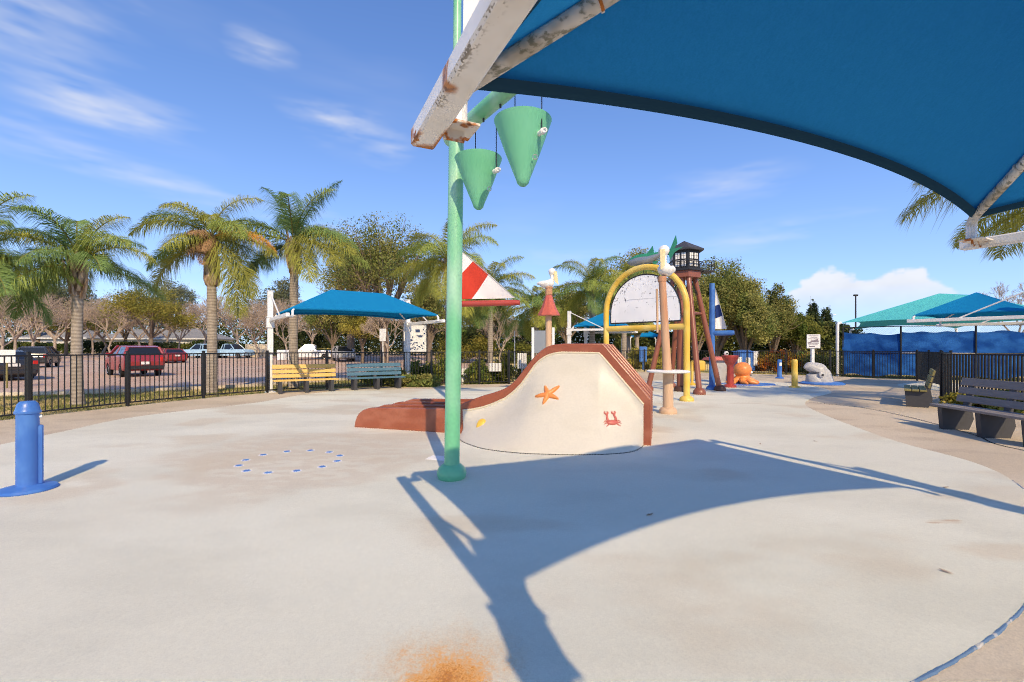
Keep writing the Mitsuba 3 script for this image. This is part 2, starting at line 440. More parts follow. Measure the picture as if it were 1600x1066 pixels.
def shade(key_label, cat_group, o, e, d, width, cl, steel, pipe, near=False, arm_len=3.12, group=None, z0=0.0, lift=0.0, arms=True, rise=.78, name='shade_canopy', ctop=3.42, offs=(.15, .15)):
    """A cantilever shade: two columns, an arm from each, a hip frame of pipes on stubs at the arm ends, a cloth over it.
    o: foot of the left column, e: along the columns, d: along the arms."""
    R = np.stack([e, d, [0, 0, 1]], 1)
    k = thing(name, key_label, cat_group, group)
    L = lambda m: mv(m, R, o)
    za, zt = 2.39 + lift, 2.47 + lift + (0 if near else .03)
    zc, zr = 2.61 + lift, 2.61 + rise + lift
    inset = min(1.42, width * .3)
    for side, x0 in ((1, 0.0), (-1, width)):
        col = part(k, 'column', L(cbox((.17, .17, ctop + lift - z0), (x0, 0, (ctop + lift + z0) / 2), .012)), steel)
        part(col, 'base_plate', L(cbox((.32, .32, .02), (x0, 0, .012 + z0), .004)), steel)
        part(col, 'cap', L(cbox((.19, .19, .02), (x0, 0, ctop + .01 + lift), .004)), steel)
        part(col, 'sleeve', L(cat([cbox((.23, .23, .32), (x0, 0, za - .02), .008), cbox((.27, .27, .02), (x0, 0, za + .15), .004), cbox((.27, .27, .02), (x0, 0, za - .19), .004)])), steel)
        am = part(k, 'arm', L(cat([cbox((.107, arm_len - .115, zt - za), (x0, (arm_len + .115) / 2, (za + zt) / 2), .010)])), 'mat_arm_steel' if near and side == 1 else steel)
        of = offs[0 if side == 1 else 1]
        part(am, 'tip_plate', L(cat([cbox((of + .015, .155, .012), (x0 + side * (of + .015) / 2 + side * .05, arm_len - .15, za + .046), .002), cbox((of - .03, .012, .05), (x0 + side * (of / 2 + .035), arm_len - .15, za + .018), .003)])), 'mat_rusty_plate' if near else steel)
        part(am, 'tie', L(tube([(x0, .06, ctop - .06 + lift), (x0, 1.80, zt - .01)], .022, 10)), steel)
        for y in (arm_len - .14, .16):
            xs = x0 + side * of
            part(am, 'stub', L(tube([(xs, y, za + .05), (xs, y, zc - .03)], .036, 12)), steel)
    X0, X1, Y0, Y1 = offs[0], width - offs[1], .16, arm_len - .14
    C = {(0, 1): np.array([X0, Y1, zc]), (1, 1): np.array([X1, Y1, zc]), (0, 0): np.array([X0, Y0, zc]), (1, 0): np.array([X1, Y0, zc])}
    rid = [np.array([X0 + inset, (Y0 + Y1) / 2, zr]), np.array([X1 - inset, (Y0 + Y1) / 2, zr])]
    rp = .036 if near else .032
    for (i, j), c in C.items():
        dr_ = (rid[i] - c) / np.linalg.norm(rid[i] - c)
        path = [c - (0, 0, .06), c - (0, 0, .03) + dr_ * .006, c + dr_ * .05] + [c + (rid[i] - c) * t for t in (.25, .5, .75, 1.0)]
        pk = part(k, 'rafter', L(tube(path, rp, 12)), pipe, 40)
        if near:
            q = c + (rid[i] - c) * .30
            part(pk, 'coupling', L(tube([q - dr_ * .006, q + dr_ * .006], rp + .007, 12)), 'mat_rusty_plate')
    part(k, 'ridge_pipe', L(tube([rid[0], rid[1]], rp, 12)), pipe, 40)
    # cloth
    up = np.array([0, 0, rp + .012])
    sag = .21 if near else .16
    def eave(a, b, inward, t, sg_):
        return a + (b - a) * t + 4 * t * (1 - t) * sg_ * (np.asarray(inward) + np.array([0, 0, .32]))
    panels, hems = [], []
    n = 28 if near else 16
    t = np.linspace(0, 1, n + 1)
    w = np.linspace(0, 1, n // 2 + 1)
    for (a, b, ra, rb, inw, sg_) in ((C[0, 1], C[1, 1], rid[0], rid[1], (0, -1, 0), sag), (C[1, 0], C[0, 0], rid[1], rid[0], (0, 1, 0), sag * 1.45),
                                     (C[0, 0], C[0, 1], rid[0], rid[0], (1, 0, 0), sag * (.42 if near else .6)), (C[1, 1], C[1, 0], rid[1], rid[1], (-1, 0, 0), sag * (.4 if near else .6))):
        E_ = np.array([eave(a + up, b + up, inw, x, sg_) for x in t])
        Rg = np.array([ra + up + (rb - ra) * x for x in t])
        P = E_[:, None] * (1 - w)[None, :, None] + Rg[:, None] * w[None, :, None]
        dip = np.sin(np.pi * w)[None, :] * np.sin(np.pi * t)[:, None] ** .7
        P[..., 2] -= dip * (.075 if near else .04)
        if near:
            wr = (meshkit.fbm(np.stack([P[..., 0] * 2.2, P[..., 1] * 2.2, P[..., 0] * 0], -1), 3, 5) - .5) * .016
            P[..., 2] += wr * dip
        panels.append(grid(P))
        out = np.array(inw, float) * -1
        hm = np.stack([E_ + (0, 0, .004), E_ - (0, 0, .034), E_ - (0, 0, .046) + np.array(inw) * .015, E_ - (0, 0, .024) + np.array(inw) * .040, E_ - (0, 0, .006) + np.array(inw) * .055], 1)
        hems.append(grid(hm))
    m = trimesh.Trimesh(*cat(panels), process=False); m.merge_vertices(digits_vertex=5)
    cv = part(k, 'canopy', L((m.vertices, m.faces)), cl, 30)
    for h in hems:
        part(cv, 'hem', L(h), 'cloth_hem' if near else cl, True)
    return k


# ================================================================ the setting
def smooth_closed(pts, n=12):
    p = np.asarray(pts, float)
    k = len(p)
    out = []
    for i in range(k):
        a, b, c, d = p[i - 1], p[i], p[(i + 1) % k], p[(i + 2) % k]
        for t in np.arange(n) / n:
            out.append(.5 * (2 * b + (c - a) * t + (2 * a - 5 * b + 4 * c - d) * t * t + (3 * b - a - 3 * c + d) * t ** 3))
    return np.array(out)


def smooth_open(pts, n=10):
    p = np.asarray(pts, float)
    p = np.vstack([2 * p[0] - p[1], p, 2 * p[-1] - p[-2]])
    out = []
    for i in range(1, len(p) - 2):
        a, b, c, d = p[i - 1], p[i], p[i + 1], p[i + 2]
        for t in np.arange(n) / n:
            out.append(.5 * (2 * b + (c - a) * t + (2 * a - 5 * b + 4 * c - d) * t * t + (3 * b - a - 3 * c + d) * t ** 3))
    return np.vstack([out, p[-2]])


def sheet(poly, z, depth=None):
    g = sg.Polygon(poly)
    v, f = trimesh.creation.triangulate_polygon(g, engine='earcut')
    top = np.column_stack([v, np.full(len(v), z)])
    if not depth:
        return top, f
    m = trimesh.creation.extrude_polygon(g, depth, engine='earcut')
    return np.array(m.vertices) + (0, 0, z - depth), np.array(m.faces)


def ground_z(x, y):
    s = np.clip((y - 40.0) / 40.0, 0, 1)
    return -.05 + .65 * s * s * (3 - 2 * s)


def terrain(x0, x1, y0, y1, nx, ny, dz):
    X, Y = np.meshgrid(np.linspace(x0, x1, nx), np.linspace(y0, y1, ny), indexing='ij')
    return grid(np.stack([X, Y, ground_z(X, Y) + dz], -1))


ys = np.concatenate([[-300, -60, 0], np.linspace(20, 100, 41), [160, 400, 2500]])
xs = np.concatenate([[-2500, -300], np.linspace(-120, 120, 13), [300, 2500]])
X, Y = np.meshgrid(xs, ys, indexing='ij')
setting('ground', grid(np.stack([X, Y, ground_z(X, Y) - .01], -1)), 'mat_turf')

WALK = [(-10.9, -8), (-11.2, 4), (-10.9, 8.0), (-10.62, 9.4), (-10.32, 10.6), (-9.75, 12.4), (-8.95, 14.25), (-7.8, 15.85), (-6.1, 17.05), (-4.4, 18.05), (-2.6, 18.75), (-.2, 19.2), (2.0, 21.5), (5.0, 26.5),
        (7.6, 29.3), (13.1, 27.1), (16.8, 24.9), (18.0, 22.9), (18.9, 21.4), (18.9, 18.0), (13.0, 12.5), (11.2, 12.2), (11.2, 4), (11, -8)]
setting('pavement', sheet(WALK, 0.0, .12), 'mat_walk')
pad = smooth_closed([gp(1431, 1066)[:2], gp(1600, 948.5)[:2], (4.45, 3.72), gp(1600, 766)[:2], gp(1523, 724.6)[:2], gp(1376.6, 682.8)[:2], gp(1263, 637)[:2], (8.9, 13.6), (10.9, 15.6), (11.8, 18.3), (11.0, 21.0), (8.0, 21.6), (4.0, 19.5), (.5, 17.8),
                     (-3.2, 16.6), gp(544, 610.5)[:2], gp(470, 618)[:2], gp(400, 630)[:2], gp(312, 640)[:2], gp(200, 654)[:2], gp(100, 675)[:2], gp(0, 696)[:2], (-7.6, 4.6), (-6.6, 2.6), (-4.6, 1.5), (-2.2, 1.25), (-.6, 1.38), (.6, 1.62)], 10)
setting('splash_pad', sheet(pad, .012, .010), 'mat_pad')
# joint and blue edging of the pad
ring = np.array([p for p in pad if p[0] > -.5 and p[1] < 5.2 and p[0] + .2 * p[1] > .9])
ring = ring[np.argsort(np.arctan2(ring[:, 1] - 6, ring[:, 0]))]
rim_in, rim_out = [], []
rng = np.random.default_rng(3)
nrm = np.gradient(ring, axis=0); nrm = np.stack([nrm[:, 1], -nrm[:, 0]], 1); nrm /= np.linalg.norm(nrm, axis=1, keepdims=True)
dense = np.linspace(0, len(ring) - 1, 900)
rx = np.stack([np.interp(dense, np.arange(len(ring)), ring[:, i]) for i in (0, 1)], 1)
rn = np.stack([np.interp(dense, np.arange(len(ring)), nrm[:, i]) for i in (0, 1)], 1)
jag = meshkit.fbm(np.stack([dense * 1.3, dense * 0, dense * 0], -1), 4, 2) - .5
w_out = np.clip(.008 + .016 * jag, .002, .03); w_in = np.clip(.003 + .016 * np.roll(jag, 333), .001, .02)
P = np.stack([np.column_stack([rx - rn * w_in[:, None], np.full(900, .0125)]), np.column_stack([rx - rn * w_in[:, None] * .8, np.full(900, .0145)]),
              np.column_stack([rx + rn * w_out[:, None] * .6, np.full(900, .0138)]), np.column_stack([rx + rn * w_out[:, None], np.full(900, .0015)])], 1)
setting('pad_edging', grid(P), 'mat_blue_edge')
# tan concrete: a curved saw joint on the right, the lighter slab behind the benches
def strip(path, w, z):
    p = np.asarray(path, float)
    n_ = np.gradient(p, axis=0); n_ = np.stack([n_[:, 1], -n_[:, 0]], 1); n_ /= np.linalg.norm(n_, axis=1, keepdims=True)
    return grid(np.stack([np.column_stack([p - n_ * w / 2, np.full(len(p), z)]), np.column_stack([p + n_ * w / 2, np.full(len(p), z)])], 1))
joint = smooth_open([gp(1265, 629)[:2], gp(1345, 637)[:2], gp(1420, 652)[:2], gp(1520, 679)[:2], gp(1600, 704)[:2], (8.2, 4.0)], 8)
setting('pavement_joint', strip(joint, .03, .004), 'mat_dark_trim')
setting('pavement_slab', sheet(smooth_closed([gp(1402, 602)[:2], gp(1425, 607)[:2], gp(1475, 610)[:2], gp(1500, 602)[:2], gp(1470, 598.5)[:2], gp(1425, 598)[:2]], 8), .006, .005), 'mat_pad')
LOT = [(-75, 12.5), (-18.5, 14.4), (-11.6, 17.2), (-9.6, 19.6), (-6.5, 24.5), (-3.0, 29), (-1.2, 36), (-3.0, 50), (-4.5, 76), (-95, 76), (-95, 12.5)]
lot_poly = sg.Polygon(LOT)
cells = []
for y0 in np.arange(12, 78, 4.0):
    g = lot_poly.intersection(sg.box(-100, y0, 10, y0 + 4.0))
    for q in getattr(g, 'geoms', [g]):
        if q.geom_type == 'Polygon' and q.area > .01:
            v, f = trimesh.creation.triangulate_polygon(q, engine='earcut')
            cells.append((np.column_stack([v, ground_z(v[:, 0], v[:, 1]) + .012]), f))
setting('parking_lot', cat(cells), 'mat_lot')
kerb = smooth_open([(-40, 13.6), (-18.5, 14.4), (-11.6, 17.2), (-9.6, 19.6), (-6.5, 24.5), (-3.0, 29)], 8)
kp = []
for i, (px_, z_) in enumerate(((-.09, -.06), (-.09, .055), (-.075, .07), (.06, .07), (.075, -.06))):
    n_ = np.gradient(kerb, axis=0); n_ = np.stack([n_[:, 1], -n_[:, 0]], 1); n_ /= np.linalg.norm(n_, axis=1, keepdims=True)
    kp.append(np.column_stack([kerb + n_ * px_, np.full(len(kerb), z_)]))
setting('kerb', grid(np.stack(kp, 1)), 'mat_walk')

# dormant grass along the fence: real blades
rng = np.random.default_rng(11)
def blades(poly, n, h, cols, seed):
    r = np.random.default_rng(seed)
    g = sg.Polygon(poly); a, b, c, d = g.bounds
    pts = np.column_stack([r.uniform(a, c, n * 3), r.uniform(b, d, n * 3)])
    import shapely
    pts = pts[shapely.contains_xy(g, pts[:, 0], pts[:, 1])][:n]
    n = len(pts)
    z = ground_z(pts[:, 0], pts[:, 1]) - .01
    hh = h * r.uniform(.4, 1.2, n); th = r.uniform(0, 6.28, n); lean = r.uniform(.1, .9, n) * hh
    w = .010
    o = np.column_stack([pts, z]); dx = np.column_stack([np.cos(th), np.sin(th), th * 0]); tip = o + np.column_stack([np.cos(th + 1.4) * lean, np.sin(th + 1.4) * lean, hh])
    V = np.stack([o - dx * w, o + dx * w, tip], 1).reshape(-1, 3)
    F = np.arange(3 * n).reshape(-1, 3)
    pick = meshkit.noise(np.column_stack([pts * 1.3, z * 0])) + r.normal(0, .15, n)
    C = np.where((pick > .55)[:, None], cols[0], cols[1]) * r.uniform(.7, 1.25, (n, 1))
    return (V, F), np.repeat(C, 3, 0)
gm, gc = blades([(-18.4, 14.2), (-11.5, 17.0), (-9.5, 19.4), (-6.4, 24.3), (-2.8, 28.8), (-.4, 19.35), (-2.6, 18.95), (-4.5, 18.25), (-6.2, 17.25), (-7.95, 16.05), (-9.1, 14.4), (-9.95, 12.4), (-10.6, 10.4), (-11.1, 8), (-16, 8)], 60000, .07, (np.array([.56, .45, .22]), np.array([.24, .25, .08])), 5)
stuff('grass', 'thin straw coloured grass between the picket fence and the parking lot', gm, 'mat_leaf', False, gc)
gm, gc = blades([(18.6, 23.6), (16.9, 25.4), (12.5, 27.8), (13.5, 29), (20, 26), (27, 22), (27, 19)], 9000, .16, (np.array([.42, .33, .09]), np.array([.18, .2, .05])), 6)
stuff('grass', 'yellow weeds along the foot of the blue windscreen', gm, 'mat_leaf', False, gc)

# ================================================================ near shade
shade('large blue fabric shade overhead on a white steel cantilever frame', 'shade canopy', NEAR_O, ES, DS, 4.98, 'cloth_near', 'mat_white_metal', 'mat_pipe_mould', near=True, ctop=3.20, offs=(.125, .20))

# ================================================================ green mast with the two tipping buckets
def flange(parent, c, r, matn, h=.10, n=24):
    part(parent, 'base_flange', lathe([(r * .98, 0), (r * 1.0, h * .25), (r * .96, h * .6), (r * .80, h * .92), (r * .62, h), (0, h)], n, c), matn, 40)


MB = np.array([-.69, 5.24, .012])
MT = np.array([-.635, 5.24, 3.95])
CB = np.array([.55, -.835, 0]); CB /= np.linalg.norm(CB)
k = thing('water_mast', 'tall green mast with a crossbar holding two conical buckets', 'mast')
part(k, 'pole', tube([MB, MB + (MT - MB) * .5, MT + (0, 0, .10)], [.088, .088, .086], 28), 'mat_green_paint', 40)
part(k, 'base_flange', lathe([(.150, 0), (.165, .035), (.168, .075), (.150, .12), (.112, .155), (.092, .165)], 28, MB), 'mat_green_paint', 40)
part(k, 'crossbar', tube([MT - CB * .18, MT, MT + CB * 1.0, MT + CB * 2.05], .082, 24), 'mat_green_paint', 40)
part(k, 'upper_pole', tube([MT + (0, 0, .10), MT + (0.01, 0, 1.6), MT + (.02, 0, 2.4)], .046, 16), 'mat_green_paint', 40)
sl = MT + (.07, 0, .95)
part(k, 'sail', thick((np.array([sl, sl + (.85, -.1, .05), sl + (0.02, 0, 1.25)]), np.array([[0, 1, 2]])), .006), 'cloth_sail_white')
for s_ in (.28, .62, .95, 1.30, 1.66):
    part(k, 'eye_bolt', tube([MT + CB * s_ - (0, 0, .078), MT + CB * s_ - (0, 0, .115)], .011, 8), 'mat_dark_trim')


def bucket(label, c_top, tip, r, side, bar):
    b = thing('tipping_bucket', label, 'bucket', None)
    ax = np.asarray(c_top, float) - tip
    H = np.linalg.norm(ax)
    R_, _ = frame((0, 0, 0), (1, 0, .0), ax / H)
    prof = [(.0, 0), (.030, .006), (.052, .028), (.062, .06), (.062 + (r - .062) * .5, H * .53), (r, H), (r - .012, H), (.05 + (r - .062) * .5, H * .53), (.04, .07), (0.0, .045)]
    part(b, 'cone', mv(lathe(prof, 36), R_, tip), 'mat_green_pale', 40)
    q = np.asarray(c_top) - ax * .30
    for sg_ in (1, -1):
        sd = np.asarray(side, float) * sg_
        sd = sd / np.linalg.norm(sd)
        rr = r * .70
        p0 = q + sd * (rr - .02)
        pv = part(b, 'pivot', tube([p0, p0 + sd * .075], .022, 12), 'mat_white_plastic', 40)
        part(pv, 'collar', cat([tube([p0 + sd * .052, p0 + sd * .066], .028, 12), tube([p0 + sd * .085 + np.array([math.cos(a), 0, math.sin(a)]) * .019 for a in np.linspace(0, 6.283, 13)], .006, 6)]), 'mat_white_plastic', 40)
        end = p0 + sd * .045
        top = np.array([end[0], end[1], MT[2] - .07])
        part(b, 'cable', tube([end, top], .0055, 6), 'mat_dark_trim')
        part(b, 'ring', tube([q - ax * .34 + sd * (.062 + (r - .062) * .33 + .018) + np.array([0.02 * math.cos(a), -.02 * abs(sd[0]), .022 * math.sin(a)]) for a in np.linspace(0, 6.283, 13)], .004, 6), 'mat_chrome')


bucket('larger looking upper green cone bucket hanging nearest the blue shade', at(828, 190, 4.15), at(817, 291.5, 4.15), .262, np.array([.55, -.83, 0]), 1.30)
bucket('lower green cone bucket hanging beside the green pole', at(763.5, 250, 4.88), at(747.5, 328, 4.88), .252, np.array([.60, -.80, -.08]), .45)

# ================================================================ slide
SO, SU, SV = np.array([-2.97, 8.614, 0.0]), np.array([.952, -.306, 0.0]), np.array([.306, .952, 0.0])
SR = np.stack([SU, SV, [0, 0, 1.0]], 1)
SL = lambda m: mv(m, SR, SO + (0, 0, .012))
OUT = [(0, 0), (.012, .10), (.045, .19), (.10, .265), (.19, .33), (.30, .365), (.45, .382), (.65, .388), (1.2, .40), (1.9, .425), (2.12, .47), (2.25, .54), (2.40, .605), (2.61, .68), (2.80, .735), (2.973, .80), (3.09, .87), (3.182, .956), (3.30, 1.10), (3.425, 1.257), (3.53, 1.37),
       (3.626, 1.455), (3.72, 1.51), (3.82, 1.543), (3.993, 1.56), (4.629, 1.56), (5.335, .72), (5.35, .68), (5.35, 0)]
INN = [(2.236, .415), (2.40, .435), (2.611, .485), (2.80, .555), (3.007, .651), (3.15, .76), (3.287, .895), (3.41, 1.06), (3.528, 1.227), (3.63, 1.315), (3.729, 1.375), (3.84, 1.41), (3.961, 1.428), (4.569, 1.419), (4.70, 1.266), (5.204, .667), (5.237, .63)]
BASE = [(2.24, -.02), (2.28, -.26), (2.43, -.54), (2.70, -.80), (3.04, -1.01), (3.53, -1.10), (3.93, -1.06), (4.354, -.96), (4.698, -.83), (5.0, -.63), (5.13, -.45), (5.205, -.22), (5.235, -.02)]
k = thing('slide', 'cream and brown moulded play slide with starfish and crab reliefs', 'slide')
shp = lambda v0, t: SL(mv(prism(OUT, t), np.array([[1, 0, 0], [0, 0, 1], [0, 1, 0.0]]), (0, v0, 0)))


def wall_mesh(v0, t, b=.018):
    """the side wall's outline, with rounded edges along its top"""
    g = sg.Polygon(OUT)
    rings = []
    for dv, ins in ((0, b), (b * .3, b * .3), (b, 0), (t - b, 0), (t - b * .3, b * .3), (t, b)):
        q = [(max(u, .0), z) for u, z in OUT]
        p = np.array(q)
        tn = np.gradient(p, axis=0); nn = np.stack([-tn[:, 1], tn[:, 0]], 1); nn /= np.linalg.norm(nn, axis=1, keepdims=True)
        p2 = p - nn * ins
        p2[:, 1] = np.maximum(p2[:, 1], 0); p2[0, 1] = p2[-1, 1] = 0
        rings.append(np.column_stack([p2[:, 0], np.full(len(p2), v0 + dv), p2[:, 1]]))
    P = np.stack(rings, 0)
    body = grid(P)
    caps = []
    for i, rev in ((0, False), (-1, True)):
        pl = P[i]
        v, f = trimesh.creation.triangulate_polygon(sg.Polygon(pl[:, [0, 2]]), engine='earcut')
        caps.append((np.column_stack([v[:, 0], np.full(len(v), pl[0, 1]), v[:, 1]]), f))
    return SL(cat([body] + caps))


for i, v0 in enumerate((0.0, .505, 1.01, 1.515)):
    part(k, 'side_wall', wall_mesh(v0, .135 if i in (0, 3) else .10), 'mat_coping', 28, label='front brown side wall with a rounded coping' if i == 0 else None)
oo = np.array(OUT)
bed_u = np.linspace(.30, 5.24, 90)
bed_z = np.interp(bed_u, oo[:, 0], oo[:, 1]) - np.interp(bed_u, [0, .6, 2, 3, 3.8, 4.6, 5.3], [.20, .22, .20, .17, .12, .09, .09])
for v0, v1 in ((.130, .510), (.60, 1.015), (1.105, 1.520)):
    vs = np.linspace(v0, v1, 7)
    P = np.array([[[u, v, max(z, .02) - .03 * math.sin(math.pi * (v - v0) / (v1 - v0))] for v in vs] for u, z in zip(bed_u, bed_z)])
    P[-1, :, 2] = 0.0
    P[-1, :, 0] = 5.25
    part(k, 'lane', SL(grid(P)), 'mat_coping', 35)
# the bulging cream face below the coping
bu, bv = np.array(BASE).T
ii = np.array(INN)
ts = np.linspace(0, 1, 61)
arcB = np.concatenate([[0], np.cumsum(np.hypot(np.diff(bu), np.diff(bv)))]); arcB /= arcB[-1]
bsm = smooth_open(BASE, 6); ab = np.concatenate([[0], np.cumsum(np.hypot(*np.diff(bsm, axis=0).T))]); ab /= ab[-1]
ui = np.array([2.236 + (5.237 - 2.236) * (t * .72 + .28 * (3 * t * t - 2 * t ** 3)) for t in ts])
zi = np.interp(ui, ii[:, 0], ii[:, 1])
ub = np.interp(ts, ab, bsm[:, 0]); vb = np.interp(ts, ab, bsm[:, 1])
ws = np.concatenate([[0, .02, .05], np.linspace(.09, 1, 24)])


def face_pt(t, w):
    """t along the face, w from the coping (0) to the ground (1), in slide coordinates"""
    a, z1 = np.interp(t, ts, ui), np.interp(t, ts, zi)
    b, v1 = np.interp(t, ts, ub), np.interp(t, ts, vb)
    q = np.clip((w - .05) / .95, 0, 1)
    fl = q ** 1.8 * (1 - .10 * q) / .90
    z = z1 * (1 - w ** 1.08)
    return np.array([a + (b - a) * q ** 1.3, -.028 * min(1, w / .02) + (v1 + .028) * fl, max(z, 0.0)])


P = np.array([[face_pt(t, w) for w in ws] for t in ts])
part(k, 'face', SL(grid(P)), 'mat_cream', True, label='cream bulging front face')
part(k, 'face_rim', SL(tube([face_pt(t, .012) + (0, -.004, 0) for t in ts], .017, 8)), 'mat_cream_rim', 40)
part(k, 'foot_seam', SL(tube([face_pt(t, 1.0) + (0, -.001, .003) for t in ts], .006, 6)), 'mat_dark_trim')
part(k, 'rear_panel', SL(mv(prism([(2.3, 0), (5.33, 0), (5.33, .66), (4.62, 1.5), (3.95, 1.5), (2.3, .5)], .02), np.array([[1, 0, 0], [0, 0, 1], [0, 1, 0.0]]), (0, 1.655, 0))), 'mat_cream')
# where the reliefs sit: the face point nearest the survey ray
TT, WW = np.meshgrid(np.linspace(.02, .98, 120), np.linspace(.05, .98, 90), indexing='ij')
FP = np.array([[SR @ face_pt(t, w) + SO for w in WW[0]] for t in TT[:, 0]])
PX = 800 + FOC * FP[..., 0] / FP[..., 1]; PY = HOR - FOC * (FP[..., 2] - EYE) / FP[..., 1]


def on_face(x, y):
    i, j = np.unravel_index(np.argmin((PX - x) ** 2 + (PY - y) ** 2), PX.shape)
    i, j = min(max(i, 1), 118), min(max(j, 1), 88)
    a = FP[i + 1, j] - FP[i - 1, j]; b = FP[i, j - 1] - FP[i, j + 1]
    n_ = np.cross(a, b); n_ /= np.linalg.norm(n_)
    if n_[1] > 0:
        n_ = -n_
    up = np.array([0, 0, 1.0]) - n_ * n_[2]; up /= np.linalg.norm(up)
    rt = np.cross(up, n_)
    return FP[i, j], np.stack([rt, up, n_], 1), FP[i, j, 1] / FOC


def relief(outline, h, crease=None):
    """a pillow of the outline: raised to h along its middle"""
    g = sg.Polygon(outline)
    lv = [(g, 0.0)]
    parts = []
    m = trimesh.creation.extrude_polygon(g, .006, engine='earcut'); parts.append((np.array(m.vertices), np.array(m.faces)))
    d = math.sqrt(g.area) * .05
    for i in range(1, 6):
        q = g.buffer(-d * i * .55)
        for r_ in getattr(q, 'geoms', [q]):
            if r_.area > 1e-5:
                m = trimesh.creation.extrude_polygon(r_, h * math.sqrt(i / 5.0), engine='earcut'); parts.append((np.array(m.vertices), np.array(m.faces)))
    return cat(parts)


o, R_, s = on_face(855.6, 617)
arms_ = [(-19.8, -4.2), (-8.0, 16.0), (16.0, 16.5), (18.0, -7), (-4.5, -18.5)]     # five arm ends, in survey pixels from the centre
arms_ = sorted(arms_, key=lambda q: math.atan2(q[1], q[0]))
star_v, star_f = [np.array([0, 0, .060])], []
ring_ = []
for i, a in enumerate(arms_):
    b = arms_[(i + 1) % 5]
    t0, t1 = math.atan2(a[1], a[0]), math.atan2(b[1], b[0])
    if t1 < t0:
        t1 += 2 * math.pi
    un = np.array(a) / np.hypot(*a); pe = np.array([-un[1], un[0]])
    L_ = np.hypot(*a)
    for tt, ww in ((.55, -3.2), (.85, -2.0), (.98, -.9), (1.0, 0), (.98, .9), (.85, 2.0), (.55, 3.2)):
        ring_.append((un * L_ * tt + pe * ww, .3))
    tm = (t0 + t1) / 2
    ring_.append((np.array([math.cos(tm), math.sin(tm)]) * 6.3, .3))
base_ = np.array([np.append(q * s * 1.06, -.01) for q, _ in ring_])
mid_ = []
for i, a in enumerate(arms_):
    pass
V_ = [np.array([0, 0, .055])]
spine = [np.append(np.array(a) * s * .62, .036) for a in arms_]
F_ = []
V_ = np.vstack([base_, base_ * (.93, .93, 1) + (0, 0, .034), spine * np.array([1, 1, 1.5]), [[0, 0, .085]]])
nb = len(base_)
for i in range(nb):
    j = (i + 1) % nb
    F_ += [(i, j, nb + j), (i, nb + j, nb + i)]
cen = 2 * nb + 5
for i in range(5):
    r0 = i * 8
    idx = [nb + (r0 - 1) % nb] + [nb + r0 + q for q in range(8)]
    sp = 2 * nb + i
    for q in range(8):
        F_.append((idx[q], idx[q + 1], sp))
    F_ += [(idx[0], sp, cen), (sp, idx[8], cen)]
part(k, 'starfish', mv((V_, np.array(F_)), R_, o), 'mat_orange_paint', 50, label='orange starfish relief')
o, R_, s = on_face(752, 664)
nv_ = R_[:, 2] + np.array([.1, -1.3, .1]); nv_ /= np.linalg.norm(nv_); up_ = np.array([0, 0, 1.0]) - nv_ * nv_[2]; up_ /= np.linalg.norm(up_)
R_ = np.stack([np.cross(up_, nv_), up_, nv_], 1)
v, f = lathe([(1, -.3), (1.0, .0), (.93, .45), (.7, .8), (.35, .97), (0, 1)], 24)
part(k, 'shell_knob', mv((v * (7.4 * s, 10.5 * s, .035), f), R_ @ rotz(-.25), o), 'mat_yellow_paint', 50, label='yellow oval knob')
o, R_, s = on_face(955.6, 660)
ck = []
v, f = lathe([(1, -.3), (1.0, .0), (.92, .5), (.6, .85), (0, 1)], 22)
ck.append((v * (9.0 * s, 4.6 * s, .035) + (0, -1.5 * s, 0), f))
for sx in (-1, 1):
    ck.append(tube([np.array(q) * s for q in ((sx * 6.5, 1.5, 1), (sx * 7.5, 5, 1.6), (sx * 6.2, 10, 1.8), (sx * 6.4, 13.0, 1.8))], [2.4 * s, 2.0 * s, 1.7 * s, 2.2 * s], 8))
    for e_ in (-1, 1):
        ck.append(tube([np.array(q) * s for q in ((sx * 6.4, 12.5, 1.8), (sx * 6.4 + e_ * 3.0, 15, 1.8), (sx * 6.4 + e_ * 2.0, 18, 1.6))], [1.5 * s, 1.5 * s, .5 * s], 8))
    for i_, (y0, x1, y1) in enumerate(((-.5, 15, -.5), (-2.5, 15, -4.0), (-4.5, 12.5, -8.0))):
        ck.append(tube([np.array(q) * s for q in ((sx * 7.5, y0, .6), (sx * (x1 - 3.5), y1 + 2.2, 1.2), (sx * x1, y1, .4))], [1.2 * s, 1.0 * s, .4 * s], 7))
part(k, 'crab', mv(cat(ck), R_, o), 'mat_pink_red', 40, label='small pinkish red crab relief')

# ================================================================ floor jets
JL = ['leftmost blue floor jet of the ring in the concrete'] + [f'blue floor jet, {w} from left along the far arc of the ring' for w in ('first', 'second', 'third', 'fourth', 'fifth')] + ['rightmost blue floor jet of the ring, at its far side'] + [f'blue floor jet, {w} from right along the near arc of the ring' for w in ('first', 'second', 'third', 'fourth', 'fifth')]
JETS = [(279, 258), (320, 225), (424, 194), (566, 174), (706, 168), (818, 178), (880, 199), (865, 231), (775, 265), (624, 289), (454, 300), (325, 289)]
jet = cat([lathe([(.043, 0), (.043, .003), (.036, .006), (.022, .0065), (.020, .003), (0, .003)], 20)])
jr = lathe([(.060, 0), (.060, .0015), (.043, .002), (.0, .002)], 20)
jd, jrd = mikit.ply(jet, 'mat_blue_paint', 40), mikit.ply(jr, 'mat_white_plastic', 40)
for i_j, (u, v) in enumerate(JETS):
    g_ = gp(300 + u / 3.81, 660 + v / 3.81, .012)
    kk = thing('floor_jet', JL[i_j], 'water jet', 'ring of blue floor jets')
    M_ = T().translate(g_.tolist())
    part(kk, 'nozzle', put(jd, M_), None)
    part(kk, 'collar', put(jrd, M_), None)
g_ = gp(692, 716.5, .012)
